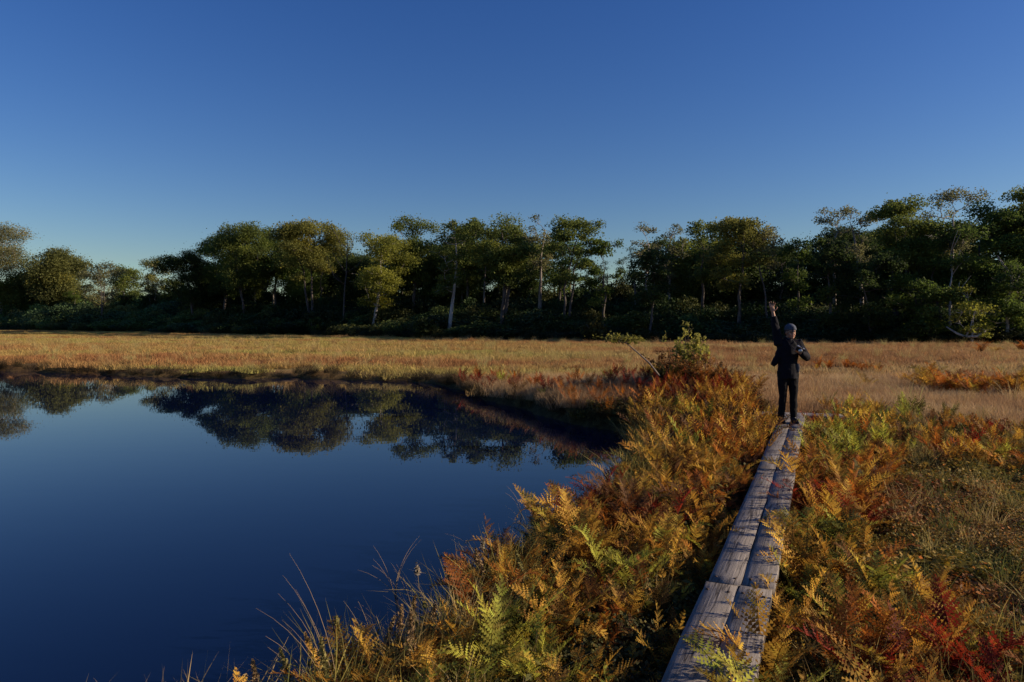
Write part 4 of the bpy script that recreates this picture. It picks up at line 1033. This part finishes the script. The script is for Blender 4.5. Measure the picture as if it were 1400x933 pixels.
for i, (px_i, py_i, h_, ln, dr) in enumerate(blist):
    X_, Y_ = at(px_i, py_i, 0.05 + h_ * 0.75); a_ = math.atan2(random.uniform(-.2, .2), dr if dr else 0.1)
    X_ -= ln * h_ * (1 if dr > 0 else -1) * 0.9
    sdv = float(pond_sd(X_, Y_))
    b = Buf(); rb = np.random.default_rng(60 + i)
    for k in range(3 if i < 3 else 2): curl_blade(b, (rb.normal(0, .012), rb.normal(0, .012), 0), h_ * rb.uniform(0.8, 1.05), a_ + rb.normal(0, .25), ln * rb.uniform(.8, 1.2), 0.0032)
    o_ = add("dry_grass_stalk", b.mesh("dry_grass_stalk", M['stalk']), loc=(X_, Y_, max(float(ground_z(X_, Y_)), ZW) - 0.03), color=random.choice([(0.34, 0.24, 0.14), (0.28, 0.20, 0.12), (0.38, 0.28, 0.15)]))
    wr = "at the lower left, standing against the dark water" if px_i < 260 else "in the tall curving bunch left of the flower spikes" if px_i < 460 else "reaching over the water above the fern bank"
    tag(o_, "thin dry curved grass stalk " + wr, "grass stalk", "grass stalks " + wr)

# ------------------------------------------------------------------ person
def remeshed(buf, name, mat, voxel=0.008, smooth=2):
    me = buf.mesh(name, mat); o = bpy.data.objects.new("tmp", me); COL.objects.link(o)
    m = o.modifiers.new("r", 'REMESH'); m.mode = 'VOXEL'; m.voxel_size = voxel; m.use_smooth_shade = True
    s = o.modifiers.new("s", 'SMOOTH'); s.iterations = smooth; s.factor = 0.5
    dg = bpy.context.evaluated_depsgraph_get(); out = bpy.data.meshes.new_from_object(o.evaluated_get(dg)); out.name = name
    bpy.data.objects.remove(o); out.materials.clear(); out.materials.append(mat); return out
def clothmat(name, col, scale, var=0.25, rough=0.9):
    m, nt, out = newmat(name); tc = nt.nodes.new("ShaderNodeTexCoord")
    n = noise(nt, scale, 6, tc.outputs["Object"], 0.7); n2 = noise(nt, 9, 3, tc.outputs["Object"], 0.5)
    c = ramp(nt, n, [(0.3, tuple(q * (1 - var) for q in col)), (0.7, tuple(q * (1 + var) for q in col))])
    b = nt.nodes.new("ShaderNodeBsdfPrincipled"); b.inputs["Roughness"].default_value = rough; b.inputs["Specular IOR Level"].default_value = 0.2
    nt.links.new(c, b.inputs["Base Color"]); bp = nt.nodes.new("ShaderNodeBump"); bp.inputs["Strength"].default_value = 0.5; bp.inputs["Distance"].default_value = 0.03
    nt.links.new(n2, bp.inputs["Height"]); nt.links.new(bp.outputs[0], b.inputs["Normal"]); nt.links.new(b.outputs[0], out.inputs[0]); return m
SKIN = simple("skin", (0.42, 0.22, 0.14), 0.55, 12, 0.9, 1.08, spec=0.4)
JACK = clothmat("jacket_cloth", (0.0045, 0.005, 0.010), 40); TROU = clothmat("trouser_cloth", (0.004, 0.004, 0.006), 60)
HATM = clothmat("hat_knit", (0.075, 0.09, 0.12), 45, 0.6); SHOE = simple("shoe_leather", (0.012, 0.013, 0.02), 0.5)
HAIR = simple("hair_dark", (0.015, 0.012, 0.010), 0.6); DARK = simple("dark_detail", (0.02, 0.015, 0.014), 0.4); LIP = simple("lip", (0.30, 0.10, 0.08), 0.5); SHIRT = clothmat("shirt_cloth", (0.05, 0.052, 0.065), 60)
per = bpy.data.objects.new("person", None); COL.objects.link(per)
per.location = (atY(1077, 11.16), 11.16, ZB); tag(per, "person in black jacket and knit hat on the boardwalk, one arm raised, holding a camera", "person")
# x to the viewer's right, y away from the viewer, z up
sL = np.array([-0.155, 0.0, 1.30]); eL = np.array([-0.205, -0.01, 1.57]); wL = np.array([-0.255, -0.03, 1.80])
sR = np.array([0.165, 0.0, 1.30]); eR = np.array([0.29, -0.06, 1.06]); wR = np.array([0.10, -0.22, 1.16])
hip = [(-0.085, 0, 0.84), (0.085, 0, 0.84)]; kn = [(-0.088, -0.02, 0.44), (0.082, -0.02, 0.44)]; an = [(-0.112, 0.01, 0.07), (0.085, -0.02, 0.07)]
hc = np.array([0.035, -0.03, 1.475])
b = Buf()
b.tube([(0, 0, 0.80), (0, 0, 0.92), (0, 0.0, 1.06), (0, 0, 1.2), (0, 0, 1.30), (0.005, 0, 1.36)], [0.135, 0.145, 0.125, 0.15, 0.14, 0.06], 16, ry=[0.10, 0.105, 0.09, 0.10, 0.085, 0.055])
b.tube([(0.005, 0.01, 1.33), (0.015, -0.005, 1.40), (0.03, -0.02, 1.46)], [0.052, 0.048, 0.05], 12)
for (s_, e_, w_) in ((sL, eL, wL), (sR, eR, wR)):
    b.tube([s_ * [0.6, 1, 1] + [0, 0, .0], s_, (s_ + e_) / 2, e_], [0.05, 0.052, 0.045, 0.036], 10)
    b.tube([e_, e_ * 0.6 + w_ * 0.4, w_], [0.037, 0.036, 0.025], 10)
for h_, k_, a_ in zip(hip, kn, an):
    b.tube([h_, tuple((np.array(h_) + k_) / 2), k_], [0.072, 0.058, 0.042], 12); b.tube([k_, tuple(np.array(k_) * .65 + np.array(a_) * .35 + [0, .02, 0]), a_], [0.042, 0.042, 0.032], 12)
    b.tube([np.array(a_) + [0, 0.04, -0.02], np.array(a_) + [0, -0.05, -0.03], np.array(a_) + [0, -0.15, -0.05]], [0.035, 0.037, 0.025], 8)
# head with brow, nose, chin, ears
b.ball(hc + [0, 0.01, 0.03], (0.072, 0.092, 0.092), 18, 14); b.ball(hc + [0.004, -0.02, -0.045], (0.055, 0.062, 0.062), 14, 10)
b.ball(hc + [0.005, -0.055, -0.085], (0.027, 0.025, 0.022), 10, 8)
b.tube([hc + [0.004, -0.082, 0.012], hc + [0.005, -0.098, -0.015], hc + [0.005, -0.104, -0.03]], [0.009, 0.012, 0.014], 8)
for s_ in (-1, 1):
    b.ball(hc + [s_ * 0.072, 0.012, -0.01], (0.010, 0.020, 0.030), 8, 8); b.ball(hc + [s_ * 0.036, -0.058, -0.03], (0.022, 0.020, 0.02), 8, 8); b.ball(hc + [s_ * 0.03, -0.072, 0.024], (0.024, 0.012, 0.009), 8, 8)
# raised hand: palm and five fingers, two of them spread in a V
d_ = (wL - eL) / np.linalg.norm(wL - eL); pc = wL + d_ * 0.055
b.tube([wL, wL + d_ * 0.03, wL + d_ * 0.075, wL + d_ * 0.098], [0.024, 0.034, 0.040, 0.036], 10, ry=[0.018, 0.015, 0.015, 0.013])
kb = wL + d_ * 0.095
for off, dx, L_, bend in ((-0.030, -0.26, 0.085, 0.0), (-0.010, -0.10, 0.092, 0.0), (0.010, 0.16, 0.088, 0.0), (0.029, 0.34, 0.068, 0.0)):
    s0 = kb + [off, 0, 0]; v_ = np.array([dx, -0.06, 1.0]); v_ /= np.linalg.norm(v_)
    b.tube([s0 - v_ * 0.015, s0 + v_ * L_ * 0.5, s0 + v_ * L_ + [0, -0.008, 0]], [0.0095, 0.0085, 0.0065], 8)
s0 = wL + d_ * 0.03 + [0.028, -0.005, 0]; b.tube([s0, s0 + [0.03, -0.015, 0.03], s0 + [0.042, -0.02, 0.062]], [0.012, 0.010, 0.0075], 8)
# lower hand closed round the camera grip
d2 = np.array([-0.75, -0.35, 0.5]); d2 /= np.linalg.norm(d2); up = np.array([0.45, 0.0, 0.85]); up /= np.linalg.norm(up)
b.tube([wR, wR + d2 * 0.04, wR + d2 * 0.085], [0.024, 0.036, 0.036], 10, ry=[0.02, 0.017, 0.016])
for i in range(4):
    s0 = wR + d2 * (0.075) + up * (0.030 - 0.020 * i)
    b.tube([s0 - d2 * 0.01, s0 + d2 * (0.040 - 0.004 * i), s0 + d2 * 0.055 + [0.0, -0.022, -0.006], s0 + d2 * 0.035 + [0.01, -0.045, -0.008]], [0.0095, 0.009, 0.0085, 0.0065], 8)
s0 = wR + d2 * 0.025 + up * 0.03; b.tube([s0, s0 + up * 0.025 + d2 * 0.02 + [0, -.02, 0], s0 + up * 0.028 + d2 * 0.045 + [0, -.035, 0]], [0.012, 0.0105, 0.008], 8)
add("body", remeshed(b, "body", SKIN, 0.0065, 2), per)
# jacket with one flying corner
b = Buf()
b.tube([(0.0, 0, 0.72), (0, 0, 0.85), (0, 0.0, 0.98), (0, 0, 1.12), (0, 0, 1.24), (0.0, 0, 1.31), (0.005, 0, 1.355)], [0.165, 0.165, 0.158, 0.165, 0.175, 0.15, 0.072], 24, ry=[0.135, 0.135, 0.125, 0.13, 0.12, 0.105, 0.075])
b.tube([(0.005, 0.005, 1.34), (0.012, 0, 1.39)], [0.072, 0.068], 16)
b.tube([sL * [0.55, 1, 0.985], sL, (sL + eL) / 2, eL], [0.075, 0.085, 0.070, 0.062], 14); b.tube([eL, eL * .6 + wL * .4, eL * 0.25 + wL * 0.75], [0.062, 0.055, 0.046], 14)
b.tube([sR * [0.55, 1, 0.985], sR, (sR + eR) / 2, eR], [0.075, 0.085, 0.072, 0.064], 14); b.tube([eR, eR * .6 + wR * .4, eR * 0.12 + wR * 0.88], [0.064, 0.056, 0.046], 14)
b.tube([(-0.13, -0.02, 1.22), (-0.17, -0.03, 1.08), (-0.235, -0.03, 0.97), (-0.265, -0.03, 0.93)], [0.05, 0.06, 0.06, 0.04], 12, ry=[0.05, 0.05, 0.035, 0.02])
b.tube([(-0.155, -0.02, 1.05), (-0.285, -0.03, 0.945)], [0.03, 0.018], 10)
jm = remeshed(b, "jacket", JACK, 0.009, 3); J = add("jacket", jm, per)
# folds: push the cloth along noise
co = np.empty(len(jm.vertices) * 3, np.float32); jm.vertices.foreach_get("co", co); co = co.reshape(-1, 3); nn = np.empty_like(co).ravel(); jm.vertices.foreach_get("normal", nn); nn = nn.reshape(-1, 3)
fo = (fbm(co[:, 0] * 9 + co[:, 2] * 5, co[:, 2] * 7 - co[:, 1] * 8, 3) - 0.5) * 0.035; co += nn * fo[:, None]; jm.vertices.foreach_set("co", co.ravel()); jm.update()
b = Buf(); b.tube([(0.012, -0.012, 1.35), (0.014, -0.012, 1.385)], [0.062, 0.06], 14)
add("scarf", remeshed(b, "scarf", SHIRT, 0.008, 1), per)
b = Buf()      # lighter shirt hem and pocket flash at the right hip
b.tube([(0.12, -0.09, 0.83), (0.125, -0.095, 0.90), (0.12, -0.09, 0.97)], [0.03, 0.035, 0.03], 10, ry=[0.02, 0.025, 0.02]); add("side_pocket", remeshed(b, "side_pocket", SHIRT, 0.008, 1), per)
# trousers
b = Buf()
b.tube([(0, 0, 0.76), (0, 0, 0.84), (0, 0, 0.93)], [0.15, 0.16, 0.15], 20, ry=[0.115, 0.12, 0.11])
for h_, k_, a_ in zip(hip, kn, an):
    h_, k_, a_ = map(np.array, (h_, k_, a_))
    b.tube([h_, (h_ + k_) / 2, k_, k_ * .5 + a_ * .5, a_ + [0, 0, 0.02]], [0.094, 0.082, 0.062, 0.057, 0.050], 14)
tm_ = remeshed(b, "trousers", TROU, 0.009, 3); add("trousers", tm_, per)
co = np.empty(len(tm_.vertices) * 3, np.float32); tm_.vertices.foreach_get("co", co); co = co.reshape(-1, 3); nn = np.empty_like(co).ravel(); tm_.vertices.foreach_get("normal", nn); nn = nn.reshape(-1, 3)
fo = (fbm(co[:, 0] * 8 + 3, co[:, 2] * 14, 3) - 0.5) * 0.02; co += nn * fo[:, None]; tm_.vertices.foreach_set("co", co.ravel()); tm_.update()
for a_ in an:
    b = Buf(); a_ = np.array(a_); b.tube([a_ + [0, 0.06, -0.035], a_ + [0, 0.0, -0.025], a_ + [0, -0.09, -0.035], a_ + [0, -0.17, -0.045], a_ + [0, -0.19, -0.05]], [0.038, 0.048, 0.047, 0.04, 0.02], 12, ry=[0.03, 0.043, 0.034, 0.024, 0.015])
    b.tube([a_ + [0, 0.01, -0.02], a_ + [0, 0.01, 0.05]], [0.048, 0.05], 12)
    sh = add("shoe", remeshed(b, "shoe", SHOE, 0.006, 1), per)
    s2 = Buf(); s2.tube([a_ + [0, 0.08, -0.060], a_ + [0, 0.0, -0.060], a_ + [0, -0.1, -0.060], a_ + [0, -0.185, -0.060]], [0.035, 0.048, 0.05, 0.028], 12, ry=[0.009] * 4)
    add("sole", s2.mesh("sole", DARK), sh)
# hat and hair
b = Buf(); b.ball(hc + [0, 0.018, 0.062], (0.088, 0.105, 0.082), 20, 14); b.tube([hc + [0, 0.012, 0.035], hc + [0, 0.014, 0.062]], [0.092, 0.092], 20, ry=[0.108, 0.107]); hm = remeshed(b, "knit_hat", HATM, 0.007, 2)
HT = add("knit_hat", hm, per)
b = Buf(); b.tube([hc + [0, -0.075, 0.05], hc + [0, -0.12, 0.045]], [0.06, 0.045], 12, ry=[0.008, 0.006]); add("hat_brim", remeshed(b, "hat_brim", HATM, 0.005, 1), HT)
b = Buf()
for s_ in (-1, 1): b.tube([hc + [s_ * 0.074, 0.03, 0.04], hc + [s_ * 0.078, 0.035, -0.01], hc + [s_ * 0.068, 0.045, -0.05]], [0.016, 0.018, 0.012], 8)
b.ball(hc + [0, 0.055, -0.01], (0.070, 0.060, 0.065), 14, 10); add("hair", remeshed(b, "hair", HAIR, 0.007, 1), per)
for s_ in (-1, 1):
    b = Buf(); b.ball(hc + [s_ * 0.029, -0.078, 0.004], (0.011, 0.006, 0.006), 10, 8); add("eye", b.mesh("eye", DARK, True), per)
b = Buf(); b.ball(hc + [0.005, -0.083, -0.056], (0.022, 0.008, 0.007), 12, 8); add("mouth", b.mesh("mouth", LIP, True), per)
# strap
b = Buf(); b.tube([(-0.05, -0.05, 1.37), (-0.03, -0.15, 1.28), (0.03, -0.22, 1.20), (0.06, -0.25, 1.18)], 0.008, 6); b.tube([(0.07, -0.05, 1.37), (0.11, -0.14, 1.30), (0.12, -0.22, 1.22)], 0.008, 6)
# the camera in hand
cm_ = bpy.data.objects.new("camera", None); COL.objects.link(cm_); cm_.location = per.location + Vector((0.065, -0.30, 1.205)); cm_.rotation_euler = (math.radians(15), math.radians(28), math.radians(-12))
tag(cm_, "small black and silver camera held at the chest of the person on the boardwalk", "camera")
SILV = simple("silver_metal", (0.55, 0.56, 0.58), 0.35, metal=0.7)
def rbox(name, mat, c, s, bev=0.006):
    bm = bmesh.new(); bmesh.ops.create_cube(bm, size=1); bmesh.ops.scale(bm, vec=s, verts=bm.verts); bmesh.ops.bevel(bm, geom=bm.edges[:], offset=bev, segments=2, affect='EDGES'); bmesh.ops.translate(bm, vec=c, verts=bm.verts)
    me = bpy.data.meshes.new(name); bm.to_mesh(me); bm.free(); me.materials.append(mat); return me
add("body", rbox("body", DARK, (0, 0, 0), (0.12, 0.04, 0.07)), cm_); add("grip", rbox("grip", DARK, (-0.05, -0.022, -0.002), (0.024, 0.018, 0.06)), cm_)
add("top_plate", rbox("top_plate", SILV, (0, 0, 0.041), (0.122, 0.042, 0.014), 0.003), cm_); add("viewfinder", rbox("viewfinder", DARK, (0.008, -0.002, 0.055), (0.04, 0.036, 0.02), 0.004), cm_)
q = Buf(); q.tube([(0.01, -0.018, 0), (0.01, -0.04, 0), (0.01, -0.075, 0)], [0.031, 0.031, 0.028], 20); ln_ = add("lens", q.mesh("lens", DARK, True), cm_)
q = Buf(); q.tube([(0.01, -0.068, 0), (0.01, -0.077, 0)], [0.0305, 0.0305], 20); add("lens_ring", q.mesh("lens_ring", SILV), ln_)
so_ = add("strap", b.mesh("strap", DARK), cm_); so_.matrix_parent_inverse = (Matrix.LocRotScale(cm_.location, cm_.rotation_euler, None)).inverted() @ Matrix.Translation(per.location)
print("objects", len(bpy.data.objects), "tris", sum(len(m.polygons) for m in bpy.data.meshes))
